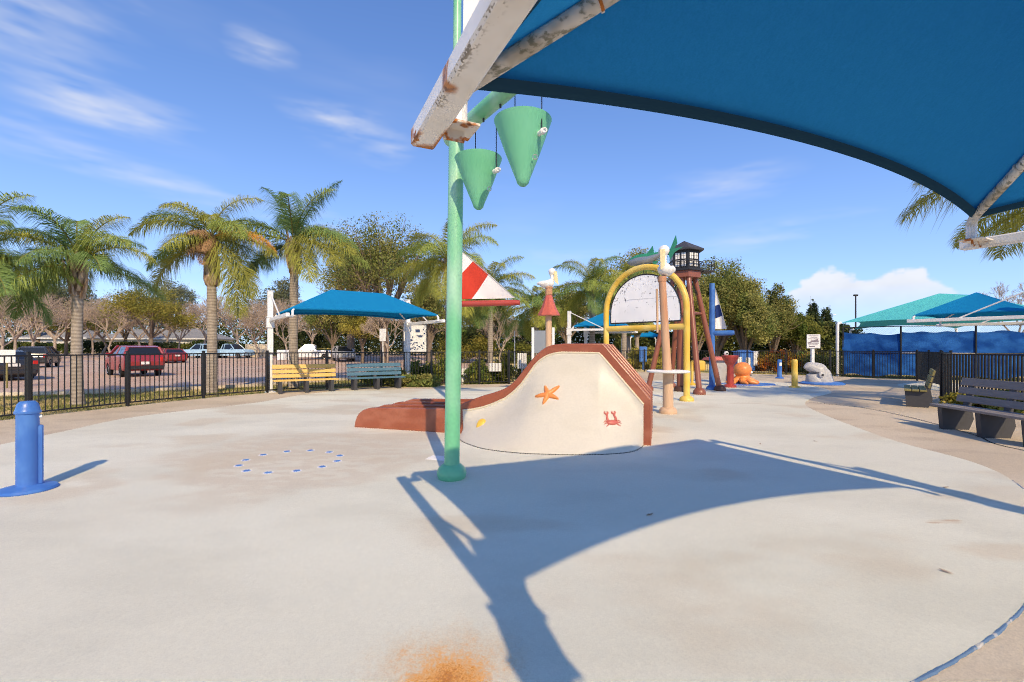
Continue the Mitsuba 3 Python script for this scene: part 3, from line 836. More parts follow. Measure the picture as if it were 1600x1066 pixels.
single('floor_plate', cbox((.42, .22, .006), g_ + (0, 0, .001), .002, -.3), 'mat_white_plastic', 'thin white access plate on the concrete behind the green pole', 'plate')

# ================================================================ bollards
BC = np.array([-5.08, 4.80, .012])
k = thing('spray_bollard', 'tall blue spray bollard with a domed cap at the left edge', 'bollard', None)
part(k, 'post', lathe([(.090, .02), (.089, .80), (.089, .815), (0, .815)], 32, BC), 'mat_blue_paint', 40)
part(k, 'cap', lathe([(.090, .80), (.102, .805), (.104, .825), (.096, .835), (.092, .86), (.080, .905), (.058, .93), (.0, .935)], 32, BC), 'mat_blue_paint', 40)
part(k, 'base_plate', lathe([(.235, .0), (.24, .012), (.225, .032), (.16, .045), (.095, .058)], 32, BC), 'mat_blue_paint', 40)
part(k, 'side_box', cbox((.075, .10, .62), BC + (.052, .060, .36), .012, .81), 'mat_blue_paint')
noz = part(k, 'nozzle', tube([BC + (.055, .035, .765), BC + (.088, .060, .765)], .018, 12), 'mat_white_plastic', 40)


def bollard(name, label, px, py, h, r, matn, ring_=False, cap=False):
    c = gp(px, py, .0) + (0, 0, .006)
    b = thing(name, label, 'bollard')
    part(b, 'post', lathe([(r, .02), (r, h - r * .6), (r * .85, h - r * .2), (r * .5, h), (0, h)], 20, c), matn, 40)
    part(b, 'base_flange', lathe([(r * 1.9, 0), (r * 1.9, .02), (r * 1.6, .05), (r * 1.05, .07)], 20, c), matn, 40)
    return b, c


bollard('spray_bollard', 'yellow spray post standing alone on the splash pad', 1241.6, 606.0, 1.07, .105, 'mat_yellow_paint')
b, c = bollard('spray_bollard', 'slim blue post with a white label near the far fence', 1218, 591.5, .93, .105, 'mat_blue_paint')
part(b, 'label_plate', cbox((.12, .012, .16), c + (-.01, -.112, .70), .004), 'mat_white_plastic')

# ================================================================ pelicans
def pelican(parent, o, yaw, s=1.0, cap_=True):
    """a seated pelican: body, neck and head in one surface, a long bill held down"""
    def sph(c, r, sc=(1, 1, 1)):
        m = m3.Manifold.sphere(r, 20).scale(sc).translate(c)
        return m
    body = sph((0, .02, .17), .17, (1.0, 1.45, .80)) + sph((0, .26, .21), .09, (1.0, 1.3, .65)) + sph((0, -.12, .20), .14)
    prev = None
    for a, b_, r0, r1 in (((0, -.17, .24), (0, -.21, .36), .085, .065), ((0, -.21, .36), (0, -.17, .50), .065, .062), ((0, -.17, .50), (0, -.19, .60), .066, .125)):
        body = body + m3.Manifold.batch_hull([m3.Manifold.sphere(r0, 16).translate(a), m3.Manifold.sphere(r1, 16).translate(b_)])
    for sx in (-1, 1):
        body = body + sph((sx * .145, .08, .20), .11, (.42, 1.7, .72))
    body = body.refine_to_length(.03)
    me = body.to_mesh(); tm = trimesh.Trimesh(me.vert_properties[:, :3], me.tri_verts, process=True)
    trimesh.smoothing.filter_taubin(tm, iterations=8)
    R_ = rotz(yaw)
    X = lambda m: mv((np.asarray(m[0]) * s, m[1]), R_, o)
    part(parent, 'pelican', X((tm.vertices, tm.faces)), 'mat_white_plastic', True, label='white pelican figure')
    bill = hull(np.vstack([np.array([(sx * .055, -.26, .62), (sx * .055, -.27, .53), (sx * .06, -.33, .55), (sx * .045, -.36, .60), (sx * .02, -.40, .16), (sx * .045, -.30, .24), (sx * .012, -.43, .13)]) for sx in (-1, 1)]))
    part(parent, 'bill', X(bill), 'mat_pale_yellow', 30)
    eyes = [lathe([(.018, -.01), (.016, .006), (0, .012)], 10) for _ in (0, 1)]
    for e_, sx in zip(eyes, (1, -1)):
        part(parent, 'eye', X(mv(e_, np.array([[0, 0, sx], [1, 0, 0], [0, 1, 0.0]]) if sx > 0 else np.array([[0, 0, -1], [-1, 0, 0], [0, 1, 0.0]]), (sx * .09, -.235, .625))), 'mat_dark_trim')


PC = gp(1043.8, 646, .012)
k = thing('pelican_post', 'leaning tan post with a white disc and a pelican on top', 'fountain post')
top = at(1034.5, 434, PC[1])
part(k, 'lower_post', tube([PC, PC + (0, 0, .93)], [.118, .112], 24), 'mat_tan_pale', 40)
flange(k, PC, .20, 'mat_tan_pale', .14)
part(k, 'disc', lathe([(.0, 0), (.45, .0), (.475, .018), (.475, .035), (.44, .05), (0, .055)], 40, PC + (0, 0, .93)), 'mat_white_plastic', 40)
p1 = PC + (-.02, 0, .98)
part(k, 'upper_post', tube([p1, p1 + (top - p1) * .5, top], [.098, .086, .080], 24), 'mat_tan_paint', 40)
part(k, 'collar', lathe([(.085, -.10), (.098, -.08), (.098, .02), (.07, .03)], 20, top), 'mat_tan_paint', 40)
part(k, 'side_rail', tube([top + (-.10, .06, -.25), top + (-.085, .06, -1.25)], .025, 10), 'mat_tan_pale', 40)
pelican(k, top + (.09, 0.02, .0), -.55, .98)

c2 = at(857.5, 640, 13.4); c2[2] = .012
k = thing('pelican_post', 'tan post with a red funnel skirt and a pelican, behind the slide', 'fountain post')
t2 = at(857.0, 452, 13.4)
part(k, 'post', tube([c2, t2], [.095, .088], 20), 'mat_tan_pale', 40)
flange(k, c2, .2, 'mat_tan_pale', .14)
zz = at(858, 493, 13.4)[2]
part(k, 'funnel', lathe([(.325, zz), (.32, zz + .03), (.22, zz + .22), (.12, zz + .50), (.10, zz + .58), (.09, zz + .60)], 8, (c2[0], c2[1], 0)), 'mat_red_pale')
part(k, 'neck', lathe([(.105, zz + .60), (.10, zz + .78), (.125, zz + .80), (.125, zz + .83), (.09, zz + .84)], 20, (c2[0], c2[1], 0)), 'mat_tan_paint', 40)
pelican(k, t2 + (-.05, 0, .0), 1.15, .84)

# ================================================================ yellow arch with the worn panel, and the fish on it
A1, A0 = gp(1073, 626.5, .012), np.array([(947.3 - 800) / FOC * 14.75, 14.75, .012])
ax_ = (A1 - A0); W_ = np.linalg.norm(ax_[:2]); ex = ax_ / W_
R_, _ = frame(A0, ex)
k = thing('water_arch', 'yellow tubular arch holding a worn white half round panel', 'arch')
zs = 2.62
arc = [(0, 0, 0), (0, 0, 1.3), (0, 0, 2.4)] + [(W_ / 2 - W_ / 2 * math.cos(t), 0, zs + (3.93 - zs) * math.sin(t)) for t in np.linspace(.0, math.pi, 33)] + [(W_, 0, 2.4), (W_, 0, 1.3), (W_, 0, 0)]
part(k, 'tube', mv(tube(arc, .088, 20), R_, A0), 'mat_yellow_paint', 40)
part(k, 'crossbar', mv(tube([(0.03, 0, 2.10), (W_ - .03, 0, 2.10)], .085, 20), R_, A0), 'mat_yellow_paint', 40)
for x_ in (0, W_):
    part(k, 'base_flange', mv(lathe([(.19, 0), (.20, .03), (.19, .08), (.13, .13), (.09, .14)], 24), R_, A0 + ex * x_), 'mat_yellow_paint', 40)
pr = W_ / 2 - .17
pts = [(W_ / 2 - pr, 2.27)] + [(W_ / 2 - pr * math.cos(t), 2.55 + 1.16 * math.sin(t)) for t in np.linspace(0, math.pi, 33)] + [(W_ / 2 + pr, 2.27)]


def worn(p, n, uv):
    a = p.x * ex[0] + p.y * ex[1]
    s1 = smoothstep(.73, .79, fbm(a * 12, p.z * 7, 4., 4)) * smoothstep(2.95, 3.4, p.z)
    s2 = smoothstep(.86, .90, noise(a * 26, p.z * 15, 2.)) * smoothstep(2.5, 3.0, p.z)
    l_ = smoothstep(.012, .004, dr.abs(p.z - 2.98 - .01 * noise(a * 9, 1., 2.))) * smoothstep(.4, .6, fbm(a * 3, 2., 8., 3)) * .6
    c = mix((.83, .83, .84), (.76, .77, .79), smoothstep(.4, .7, fbm(a * 2, p.z * 2, 1., 4)))
    return mix(c, (.10, .10, .12), dr.clip(s1 + .8 * s2 + l_, 0, 1))


mat('mat_worn_panel', mikit.proc(worn), .55)
part(k, 'panel', mv(mv(prism(pts, .012), UPRIGHT, (0, .006, 0)), R_, A0), 'mat_worn_panel', label='white panel with flaking print')
rim = [(x, 0, z) for x, z in pts] 
part(k, 'panel_rim', mv(tube(rim + [rim[0]], .022, 8), R_, A0), 'mat_dark_trim')
for t in np.linspace(.25, math.pi - .25, 7):
    a_ = np.array([W_ / 2 - pr * math.cos(t), 0, 2.55 + 1.16 * math.sin(t)]); b_ = np.array([W_ / 2 - W_ / 2 * math.cos(t), 0, zs + (3.93 - zs) * math.sin(t)])
    part(k, 'tie', mv(tube([a_, b_], .008, 6), R_, A0), 'mat_dark_trim')
for x_ in (.35, W_ / 2, W_ - .5):
    part(k, 'tie', mv(tube([(x_, 0, 2.10), (x_, 0, 2.36)], .010, 6), R_, A0), 'mat_dark_trim')


def fish(o, R_, s=1.0):
    f_ = thing('fish_figure', 'green and silver game fish lying along the top of the yellow arch', 'fish')
    n_ = 16
    xs_ = np.linspace(0, 1.30, 22)
    hz = np.interp(xs_, [0, .03, .12, .3, .55, .8, 1.0, 1.18, 1.30], [.01, .045, .105, .155, .165, .125, .075, .038, .03])
    cz = np.interp(xs_, [0, .3, .7, 1.3], [-.03, 0, .0, .14])
    ang = np.linspace(0, 2 * np.pi, n_, endpoint=False)
    P = np.array([[[x, h * .55 * math.cos(a), z + h * math.sin(a)] for a in ang] for x, h, z in zip(xs_, hz, cz)])
    def seg(lo, hi):
        idx = [i % n_ for i in range(lo, hi + 1)]
        return mv((grid(P[:, idx])[0] * s, grid(P[:, idx])[1]), R_, o)
    part(f_, 'back', seg(1, 7), 'mat_fish_green', True)
    part(f_, 'belly', seg(7, 17), 'mat_silver', True)
    fin = lambda pl, t_=.016: mv((mv(prism(pl, t_), UPRIGHT, (0, t_ / 2, 0))[0] * s, prism(pl, t_)[1]), R_, o)
    part(f_, 'tail', fin([(1.22, .10), (1.30, .17), (1.46, .52), (1.50, .30), (1.42, .17), (1.60, .14), (1.66, .18), (1.42, .07), (1.30, -.12), (1.26, .06)]), 'mat_fish_green')
    part(f_, 'dorsal_fin', fin([(.62, .14), (.80, .34), (.84, .12)]), 'mat_fish_green')
    part(f_, 'pelvic_fin', fin([(.30, -.12), (.28, -.34), (.44, -.25), (.50, -.13)]), 'mat_fish_green')
    part(f_, 'anal_fin', fin([(.80, -.10), (.86, -.26), (.95, -.09)]), 'mat_fish_green')


fo = at(979.5, 404.5, 14.45)
Rf, _ = frame(fo, (ex * .97 + np.array([0, 0, 0])))
fish(fo - np.array([0, 0, .10]), Rf, 1.1)

# ================================================================ toy lighthouse
LC = np.array([6.02, 16.0, .012])
k = thing('lighthouse', 'black lighthouse cabin with white windows on splayed brown legs', 'lighthouse')
za = at(1066, 424, 16.0)[2]
feet = [np.array([6.03, 14.72]), np.array([7.25, 15.95]), np.array([5.98, 17.25]), np.array([4.76, 16.05])]
for i, f_ in enumerate(feet):
    tpt = LC[:2] + (f_ - LC[:2]) * .27
    foot = np.array([f_[0], f_[1], .012]); head = np.array([tpt[0], tpt[1], za - .10])
    lg = part(k, 'leg', tube([foot, head], [.092, .082], 18), 'mat_brown_paint', 40)
    part(lg, 'foot', lathe([(.19, 0), (.195, .05), (.18, .13), (.12, .19), (.08, .2)], 18, foot), 'mat_brown_dark' if i == 1 else 'mat_brown_paint', 40)
    nxt = feet[(i + 1) % 4]; tn = LC[:2] + (nxt - LC[:2]) * .27
    for h0, h1 in ((.66, .66), (.97, .80)):
        a_ = np.append(f_ + (tpt - f_) * h0, (za - .1) * h0); b_ = np.append(nxt + (tn - nxt) * h1, (za - .1) * h1)
        part(k, 'brace', tube([a_, b_], .035 if h0 == h1 else .022, 8), 'mat_brown_paint' if h0 == h1 else 'mat_dark_trim', 40)
cp_ = np.array([5.80, 15.75, .012])
part(k, 'centre_pipe', tube([cp_, (5.85, 15.8, za - .1)], .125, 20), 'mat_brown_paint', 40)
part(k, 'centre_foot', lathe([(.21, 0), (.22, .06), (.2, .16), (.13, .2)], 18, cp_), 'mat_brown_dark', 40)
RW = .50
hexa = lambda r, n_=8, a0=.30: [(r * math.cos(a0 + 2 * math.pi * i / n_), r * math.sin(a0 + 2 * math.pi * i / n_)) for i in range(n_)]
NS, AO = 6, .42
part(k, 'drum', mv(prism(hexa(RW + .05, NS, AO), .22), None, (LC[0], LC[1], za - .26)), 'mat_brown_paint')
part(k, 'deck', mv(prism(hexa(RW + .14, NS, AO), .07), None, (LC[0], LC[1], za - .04)), 'mat_dark_trim')
part(k, 'cabin', mv(prism(hexa(RW, NS, AO), .66), None, (LC[0], LC[1], za + .03)), 'mat_dark_trim')
rv = np.array([(*p, za + .66) for p in hexa(RW + .16, NS, AO)] + [(*p, za + .72) for p in hexa(RW + .16, NS, AO)] + [(0, 0, za + 1.06), (0, 0, za + .66)], float)
rf = []
for i in range(NS):
    j = (i + 1) % NS
    rf += [(i, j, NS + j), (i, NS + j, NS + i), (NS + i, NS + j, 2 * NS), (j, i, 2 * NS + 1)]
rk = part(k, 'roof', mv((rv, np.array(rf)), None, (LC[0], LC[1], 0)), 'mat_slate')
for i in range(NS):
    a_, b_ = np.array(hexa(RW, NS, AO)[i]), np.array(hexa(RW, NS, AO)[(i + 1) % NS])
    mid = (a_ + b_) / 2
    nrm_ = mid / np.linalg.norm(mid)
    if nrm_[1] > .35:
        continue
    tdir = (b_ - a_) / np.linalg.norm(b_ - a_); Lw = np.linalg.norm(b_ - a_)
    for t_ in (-.17 * Lw - .02, .17 * Lw + .02):
        o_ = np.array([LC[0] + mid[0] + tdir[0] * t_, LC[1] + mid[1] + tdir[1] * t_, za + .33])
        Rw, _ = frame((0, 0, 0), (*tdir, 0))
        wn = part(k, 'window', mv(cat([cbox((.145, .02, .215), (0, 0, .135), .004), cbox((.145, .02, .205), (0, 0, -.12), .004)]), Rw, o_), 'mat_white_plastic')
        part(wn, 'mullion', mv(cat([cbox((.014, .03, .47), (0, 0, 0), .002), cbox((.15, .03, .03), (0, 0, .02), .002), cbox((.15, .03, .012), (0, 0, .14), .002), cbox((.15, .03, .012), (0, 0, -.12), .002)]), Rw, o_), 'mat_dark_trim')
rl = []
for i in range(NS):
    a_, b_ = np.array(hexa(RW + .13, NS, AO)[i]), np.array(hexa(RW + .13, NS, AO)[(i + 1) % NS])
    for t_ in np.linspace(0, 1, 5)[:-1]:
        q = a_ + (b_ - a_) * t_
        rl.append(tube([(LC[0] + q[0], LC[1] + q[1], za), (LC[0] + q[0], LC[1] + q[1], za + .26)], .012, 6))
    rl.append(tube([(LC[0] + a_[0], LC[1] + a_[1], za + .26), (LC[0] + b_[0], LC[1] + b_[1], za + .26)], .016, 6))
bx_ = LC + (.80, .05, 0)
rl.append(cbox((.40, .46, .05), (bx_[0], bx_[1], za - .02), .01))
for q in ((.18, -.21), (.18, .21), (-.1, -.21), (.18, 0)):
    rl.append(tube([(bx_[0] + q[0], bx_[1] + q[1], za), (bx_[0] + q[0], bx_[1] + q[1], za + .34)], .016, 6))
for z_ in (.2, .34):
    rl.append(tube([(bx_[0] - .2, bx_[1] - .21, za + z_), (bx_[0] + .18, bx_[1] - .21, za + z_), (bx_[0] + .18, bx_[1] + .21, za + z_)], .010, 6))
part(k, 'railing', cat(rl), 'mat_dark_trim')

# ================================================================ the blue mast and the red one, each with a striped sail and a boom
def sail_mast(label, o, h, tip_d, boom_z, boom_len, apex_z, bands, pole_m, boom_m, pr_=.10, foot=.93):
    k = thing('sail_mast', label, 'mast')
    d = np.array([tip_d[0], tip_d[1], 0.0]); d /= np.linalg.norm(d)
    part(k, 'pole', tube([o, o + (0, 0, h)], [pr_, pr_ * .95], 20), pole_m, 40)
    part(k, 'base_flange', lathe([(pr_ * 2.0, 0), (pr_ * 2.1, .04), (pr_ * 1.9, .10), (pr_ * 1.3, .15), (pr_, .16)], 20, o), pole_m, 40)
    q0, q1 = o + (0, 0, boom_z), o + d * boom_len + (0, 0, boom_z + .01)
    part(k, 'boom', tube([q0, q0 + (q1 - q0) * .9, q1], [pr_ * .95, pr_ * .90, pr_ * .72], 16), boom_m, 40)
    lo = boom_z + pr_ + .05
    A_, B_, C_ = np.array([pr_ + .01, apex_z]), np.array([boom_len * foot, lo]), np.array([pr_ + .01, lo])
    hy = lambda t: A_ + (B_ - A_) * t
    ma = lambda t: A_ + (C_ - A_) * t
    bo = lambda t: C_ + (B_ - C_) * t
    t1, t2, m1, b2 = bands[0]
    polys = ([A_, hy(t1), ma(m1)], [ma(m1), hy(t1), hy(t2), bo(b2), C_], [bo(b2), hy(t2), B_]) if b2 < .5 else ([A_, hy(t1), ma(m1)], [ma(m1), hy(t1), hy(t2), ma(b2)], [ma(b2), hy(t2), B_, C_])
    for poly, mm in zip(polys, bands[1]):
        v, f = trimesh.creation.triangulate_polygon(sg.Polygon(poly), engine='earcut')
        q = trimesh.Trimesh(np.column_stack([v, np.zeros(len(v))]), f)
        for _ in range(4):
            q = q.subdivide()
        v = np.array(q.vertices)
        u_, w_ = (v[:, 0] - C_[0]) / (B_[0] - C_[0]), (v[:, 1] - lo) / (apex_z - lo)
        edge = np.clip(1 - u_ - w_, 0, 1)
        bel = .45 * u_ * edge + .02 * np.sin(u_ * 16 + w_ * 9) * edge
        V_ = o + np.outer(v[:, 0], d) + np.outer(bel, [-d[1], d[0], 0]) + np.outer(v[:, 1] + .10 * u_ * w_, [0, 0, 1.0])
        part(k, 'sail_panel', thick((V_, np.array(q.faces)), .005), mm, 40)
    part(k, 'sail_rope', tube([o + d * p_[0] + (0, 0, p_[1] + .025 * 0) for p_ in (A_, B_)], .010, 6), 'mat_silver')
    return k


BM = gp(1112.5, 609.0, .012)
zb = at(0, 521.5, BM[1])[2]
sail_mast('blue mast with a small white and navy sail over a blue boom', BM, at(0, 443.5, BM[1])[2], (.85, -.53), zb, .72, at(0, 452, BM[1])[2],
          ((.40, .68, .42, .74), ('cloth_sail_white', 'cloth_sail_blue', 'cloth_sail_white')), 'mat_blue_paint', 'mat_blue_paint', .098, .66)
RM = np.array([-1.66, 12.75, .012])
zb = at(0, 476, RM[1])[2]
sail_mast('red and white striped sail over a red boom, its mast hidden by the green pole', RM, at(0, 375, RM[1])[2], (.985, -.17), zb, 1.90, at(0, 386, RM[1])[2],
          ((.30, .56, .62, .26), ('cloth_sail_white', 'cloth_sail_red', 'cloth_sail_white')), 'mat_red_paint', 'mat_red_paint', .090)

# ================================================================ small play figures beyond
rc = gp(1141, 605.5, .006)
k = thing('flared_post', 'red post with a flared bowl top next to the orange octopus', 'fountain post')
part(k, 'post', lathe([(.125, .02), (.120, .8), (.135, .86), (.19, .93)], 20, rc), 'mat_red_paint', 40)
part(k, 'bowl', lathe([(.15, .90), (.20, .96), (.28, 1.10), (.30, 1.18), (.29, 1.22), (.25, 1.20), (.1, 1.14), (0, 1.13)], 24, rc), 'mat_red_paint', 40)
part(k, 'base_flange', lathe([(.22, 0), (.225, .05), (.19, .10), (.125, .13)], 20, rc), 'mat_red_paint', 40)

cr = gp(1122, 598, .006)
k = thing('crab_seat', 'red crab topped play shelter with two round eyes behind the blue mast', 'play figure')
part(k, 'shell', hull([(cr[0] + a * .55, cr[1] + b_ * .4, z) for a, b_, z in ((-1, -1, .98), (1, -1, .98), (1, 1, .98), (-1, 1, .98), (-.85, -.8, 1.10), (.85, -.8, 1.10), (.85, .8, 1.10), (-.85, .8, 1.10), (0, 0, 1.14))]), 'mat_pink_red', 30)
hl = [(-.05, 0), (.42, 0), (.50, .3), (.50, .97), (-.22, .97), (-.15, .5)]
part(k, 'side_panel', mv(mv(prism(hl, .5), UPRIGHT, (0, .25, 0)), None, cr), 'mat_grey_paint')
for sx in (-.32, .28):
    ey = part(k, 'eye', lathe([(.0, -.10), (.07, -.08), (.10, 0), (.07, .08), (0, .10)], 16, cr + (sx, -.15, 1.26)), 'mat_white_plastic', 40)
    part(ey, 'stalk', tube([cr + (sx, -.15, 1.08), cr + (sx, -.15, 1.2)], .03, 8), 'mat_pink_red')
    part(ey, 'pupil', lathe([(.045, -.02), (.04, .01), (0, .02)], 12, (0, 0, 0)) if False else mv(lathe([(.05, -.02), (.045, .01), (0, .02)], 12), np.array([[1, 0, 0], [0, 0, -1], [0, 1, 0.0]]), cr + (sx, -.235, 1.26)), 'mat_dark_trim')
yf = gp(1088, 602, .006)
k = thing('yellow_tunnel', 'low yellow play frame glimpsed between the lighthouse legs', 'play figure')
for sx in (-.17, .12):
    part(k, 'post', tube([yf + (sx, 0, 0), yf + (sx, 0, .92)], .055, 10), 'mat_yellow_paint', 40)
part(k, 'hood', cat([cbox((.46, .5, .42), yf + (.1, .1, .78), .06)]), 'mat_yellow_paint')
part(k, 'foot', lathe([(.16, 0), (.16, .06), (.07, .1)], 14, yf + (-.17, 0, 0)), 'mat_yellow_paint', 40)

oc = gp(1160, 600, .006)
k = thing('octopus_figure', 'orange octopus play figure on a blue splash mat', 'play figure')
hd = m3.Manifold.sphere(.35, 32).scale((1, 1, .95)).translate((0, 0, .58)) + m3.Manifold.sphere(.27, 24).scale((1, 1, .8)).translate((0.02, 0, .28))
for i in range(8):
    a = i * .785 + .3
    q = [(math.cos(a) * .18, math.sin(a) * .18, .22), (math.cos(a) * .42, math.sin(a) * .42, .12), (math.cos(a + .3) * .60, math.sin(a + .3) * .60, .07)]
    for (p0, r0), (p1, r1) in zip(((q[0], .13), (q[1], .10)), ((q[1], .10), (q[2], .06))):
        hd = hd + m3.Manifold.batch_hull([m3.Manifold.sphere(r0, 12).translate(p0), m3.Manifold.sphere(r1, 12).translate(p1)])
hd = hd.refine_to_length(.06); me = hd.to_mesh(); tm = trimesh.Trimesh(me.vert_properties[:, :3], me.tri_verts, process=True)
trimesh.smoothing.filter_taubin(tm, iterations=6)
part(k, 'body', mv((tm.vertices, tm.faces), None, oc), 'mat_orange_paint', True)
for i, a in enumerate((-.15, .55)):
    part(k, 'eye', mv(lathe([(.0, -.06), (.05, -.04), (.06, 0), (.04, .04), (0, .06)], 12), None, oc + (math.cos(a) * .31, -math.sin(a + .5) * .24, .50)), 'mat_white_plastic', 40)
part(k, 'mouth', mv(tube([(.30, -.14, .38), (.34, -.03, .36), (.32, .06, .38)], .02, 8), None, oc), 'mat_dark_trim')
mt = [(oc[0] + .15 + 1.05 * math.cos(t) * (1 + .08 * math.sin(5 * t)), oc[1] - .25 + .85 * math.sin(t) * (1 + .1 * math.sin(3 * t + 1))) for t in np.linspace(0, 6.283, 40)[:-1]]
single('splash_mat', sheet(mt, .03, .02), 'mat_blue_paint', 'blue rubber mat under the orange octopus', 'mat')

wc = gp(1274, 600, .006)
k = thing('whale_figure', 'grey open mouthed whale head rising from a blue ring', 'play figure')
hd = m3.Manifold()
for p0, r0, p1, r1 in (((.25, 0, .10), .42, (.10, 0, .52), .36), ((.10, 0, .52), .36, (-.25, 0, .74), .17), ((-.25, 0, .74), .17, (-.38, 0, .70), .10), ((.0, 0, .1), .36, (-.14, 0, .34), .22), ((.45, 0, .0), .30, (.25, 0, .35), .36)):
    hd = hd + m3.Manifold.batch_hull([m3.Manifold.sphere(r0, 24).translate(p0), m3.Manifold.sphere(r1, 24).translate(p1)])
hd = hd - m3.Manifold.batch_hull([m3.Manifold.sphere(.10, 16).translate((-.40, a, .47)) for a in (-.5, .5)] + [m3.Manifold.sphere(.03, 16).translate((-.06, a, .46)) for a in (-.5, .5)])
hd = hd.trim_by_plane((0, 0, 1), 0.0).refine_to_length(.06); me = hd.to_mesh(); tm = trimesh.Trimesh(me.vert_properties[:, :3], me.tri_verts, process=True)
trimesh.smoothing.filter_taubin(tm, iterations=5)
part(k, 'body', mv((tm.vertices, tm.faces), None, wc), 'mat_grey_paint', True)
part(k, 'eye', mv(lathe([(.12, -.03), (.11, .03), (.06, .045), (.05, .06), (0, .07)], 16), np.array([[1, 0, 0], [0, 0, -1], [0, 1, 0.0]]), wc + (.02, -.36, .40)), 'mat_grey_paint', 40)
part(k, 'pupil', mv(lathe([(.045, 0), (.04, .02), (0, .03)], 12), np.array([[1, 0, 0], [0, 0, -1], [0, 1, 0.0]]), wc + (.02, -.425, .40)), 'mat_dark_trim', 40)
part(k, 'ring', lathe([(.80, 0), (.80, .04), (.70, .09), (.40, .10), (.3, .05)], 32, wc + (.28, 0, 0)), 'mat_blue_paint', 40)

# ================================================================ benches
def bench(label, c, ex_, plank, length=2.0, legs=(-.80, 0.0, .80), group='recycled plastic benches round the splash pad'):
    """c: ground point under the middle of the seat's front edge; ex_: along the bench, the sitter looks to the right of it (-y of its frame)"""
    R_, _ = frame(c, ex_)
    k = thing('park_bench', label, 'bench', None)
    L = lambda m: mv(m, R_, c)
    for y0, in ((.085,), (.235,), (.385,)):
        part(k, 'seat_plank', L(cbox((length, .135, .042), (0, y0, .425), .006)), plank)
    a = math.radians(14)
    Rx = np.array([[1, 0, 0], [0, math.cos(a), math.sin(a)], [0, -math.sin(a), math.cos(a)]])
    for z0 in (.56, .71, .87):
        part(k, 'back_plank', L(mv(cbox((length, .042, .125 if z0 < .8 else .14), (0, 0, 0), .006), Rx, (0, .47 + (z0 - .45) * math.tan(a), z0))), plank)
    for x0 in legs:
        sec = [(.06, 0), (.48, 0), (.56, .20), (.50 + .02, .44), (.71 - .085, .93), (.67 - .085, .94), (.455, .46), (.44, .402), (.03, .402), (.03, .36)]
        lg = mv(prism([(y, z) for y, z in sec], .10), np.array([[0, 0, 1], [1, 0, 0], [0, 1, 0.0]]), (x0 - .05, 0, 0))
        part(k, 'leg', L(lg), 'mat_bench_leg')
    return k


ex1 = np.array([.84, .545, 0])
bench('yellow plank bench with dark legs beside the white shade column', np.array([-6.82, 15.27, 0]) - 0 * ex1, ex1, 'mat_yellow_plank')
bench('slate blue plank bench under the right half of the blue shade', np.array([-4.80, 16.50, 0]), ex1, 'mat_blue_plank')
exg = np.array([-.10, -1.0, 0])
bench('dark grey plank bench in front of the black pickets at right', np.array([7.80, 7.70, 0]), np.array([-.13, -1, 0]), 'mat_dark_plank', 2.05)
bench('weathered yellow green bench seen end on beyond the grey one', np.array([10.62, 12.42, 0]), np.array([-.65, -.76, 0]), 'mat_olive_plank', 1.9)

# ================================================================ picket fences
picket = mikit.ply(cbox((.020, .020, 1.24), (0, 0, .70), .003), 'mat_black_metal')
wide_picket = mikit.ply(cbox((.034, .034, 1.24), (0, 0, .70), .003), 'mat_black_metal')
fpost = mikit.ply(cat([cbox((.062, .062, 1.40), (0, 0, .70), .006), cbox((.072, .072, .03), (0, 0, 1.405), .008)]), 'mat_black_metal')


def fence(name, label, path, step=2.0, gap=.112, skip=()):
    k = thing(name, label, 'fence', None)
    p = np.asarray(path, float)
    s = np.concatenate([[0], np.cumsum(np.hypot(*np.diff(p, axis=0).T))])
    n = max(1, int(round(s[-1] / step)))
    q = np.stack([np.interp(np.linspace(0, s[-1], n + 1), s, p[:, i]) for i in (0, 1)], 1)
    for i in range(n + 1):
        d = q[min(i + 1, n)] - q[max(i - 1, 0)]
        part(k, 'post', put(fpost, T().translate([q[i][0], q[i][1], .003]).rotate([0, 0, 1], math.degrees(math.atan2(d[1], d[0])))), None)
    for i in range(n):
        if i in skip:
            continue
        a, b = q[i], q[i + 1]
        L = np.hypot(*(b - a)); ang = math.atan2(b[1] - a[1], b[0] - a[0])
        c = (a + b) / 2
        for z in (1.335, .10):
            part(k, 'rail', cbox((L - .05, .030, .035), (c[0], c[1], z), .004, ang), 'mat_black_metal')
        m = int(L / gap)
        for j in range(m):
            r = a + (b - a) * ((j + .5) / m)
            part(k, 'picket', put(wide_picket if gap < .11 else picket, T().translate([r[0], r[1], 0]).rotate([0, 0, 1], math.degrees(ang))), None)
    return k


fence('picket_fence', 'black metal picket fence curving round the left side of the pad', smooth_open([(-11.0, 6.0), (-10.85, 8.0), (-10.55, 9.4), (-10.28, 10.5), (-9.70, 12.3), (-8.90, 14.15), (-7.8, 15.75), (-6.1, 16.98), (-4.4, 17.95), (-2.6, 18.65), (-1.35, 18.95)], 6))
fence('gate', 'black picket gate carrying a white notice behind the slide', [(-1.35, 18.95), (-.13, 19.1)], 1.25)
fence('picket_fence', 'black picket fence running from the gate far behind the arch', smooth_open([(-.13, 19.1), (2.0, 21.4), (5.0, 26.4), (7.6, 29.1), (10.4, 28.2), (13.1, 26.9), (15.4, 25.7)], 6))
fence('picket_fence', 'black picket fence in front of the blue windscreen', smooth_open([(15.4, 25.7), (17.0, 24.5), (17.7, 22.9), (18.66, 21.5), (17.6, 19.4), (15.0, 15.6), (12.2, 13.0)], 6))
fence('picket_fence', 'black picket fence right behind the grey bench', [(12.2, 13.0), (11.6, 9.0), (11.3, 5.4)], 2.4, .098)

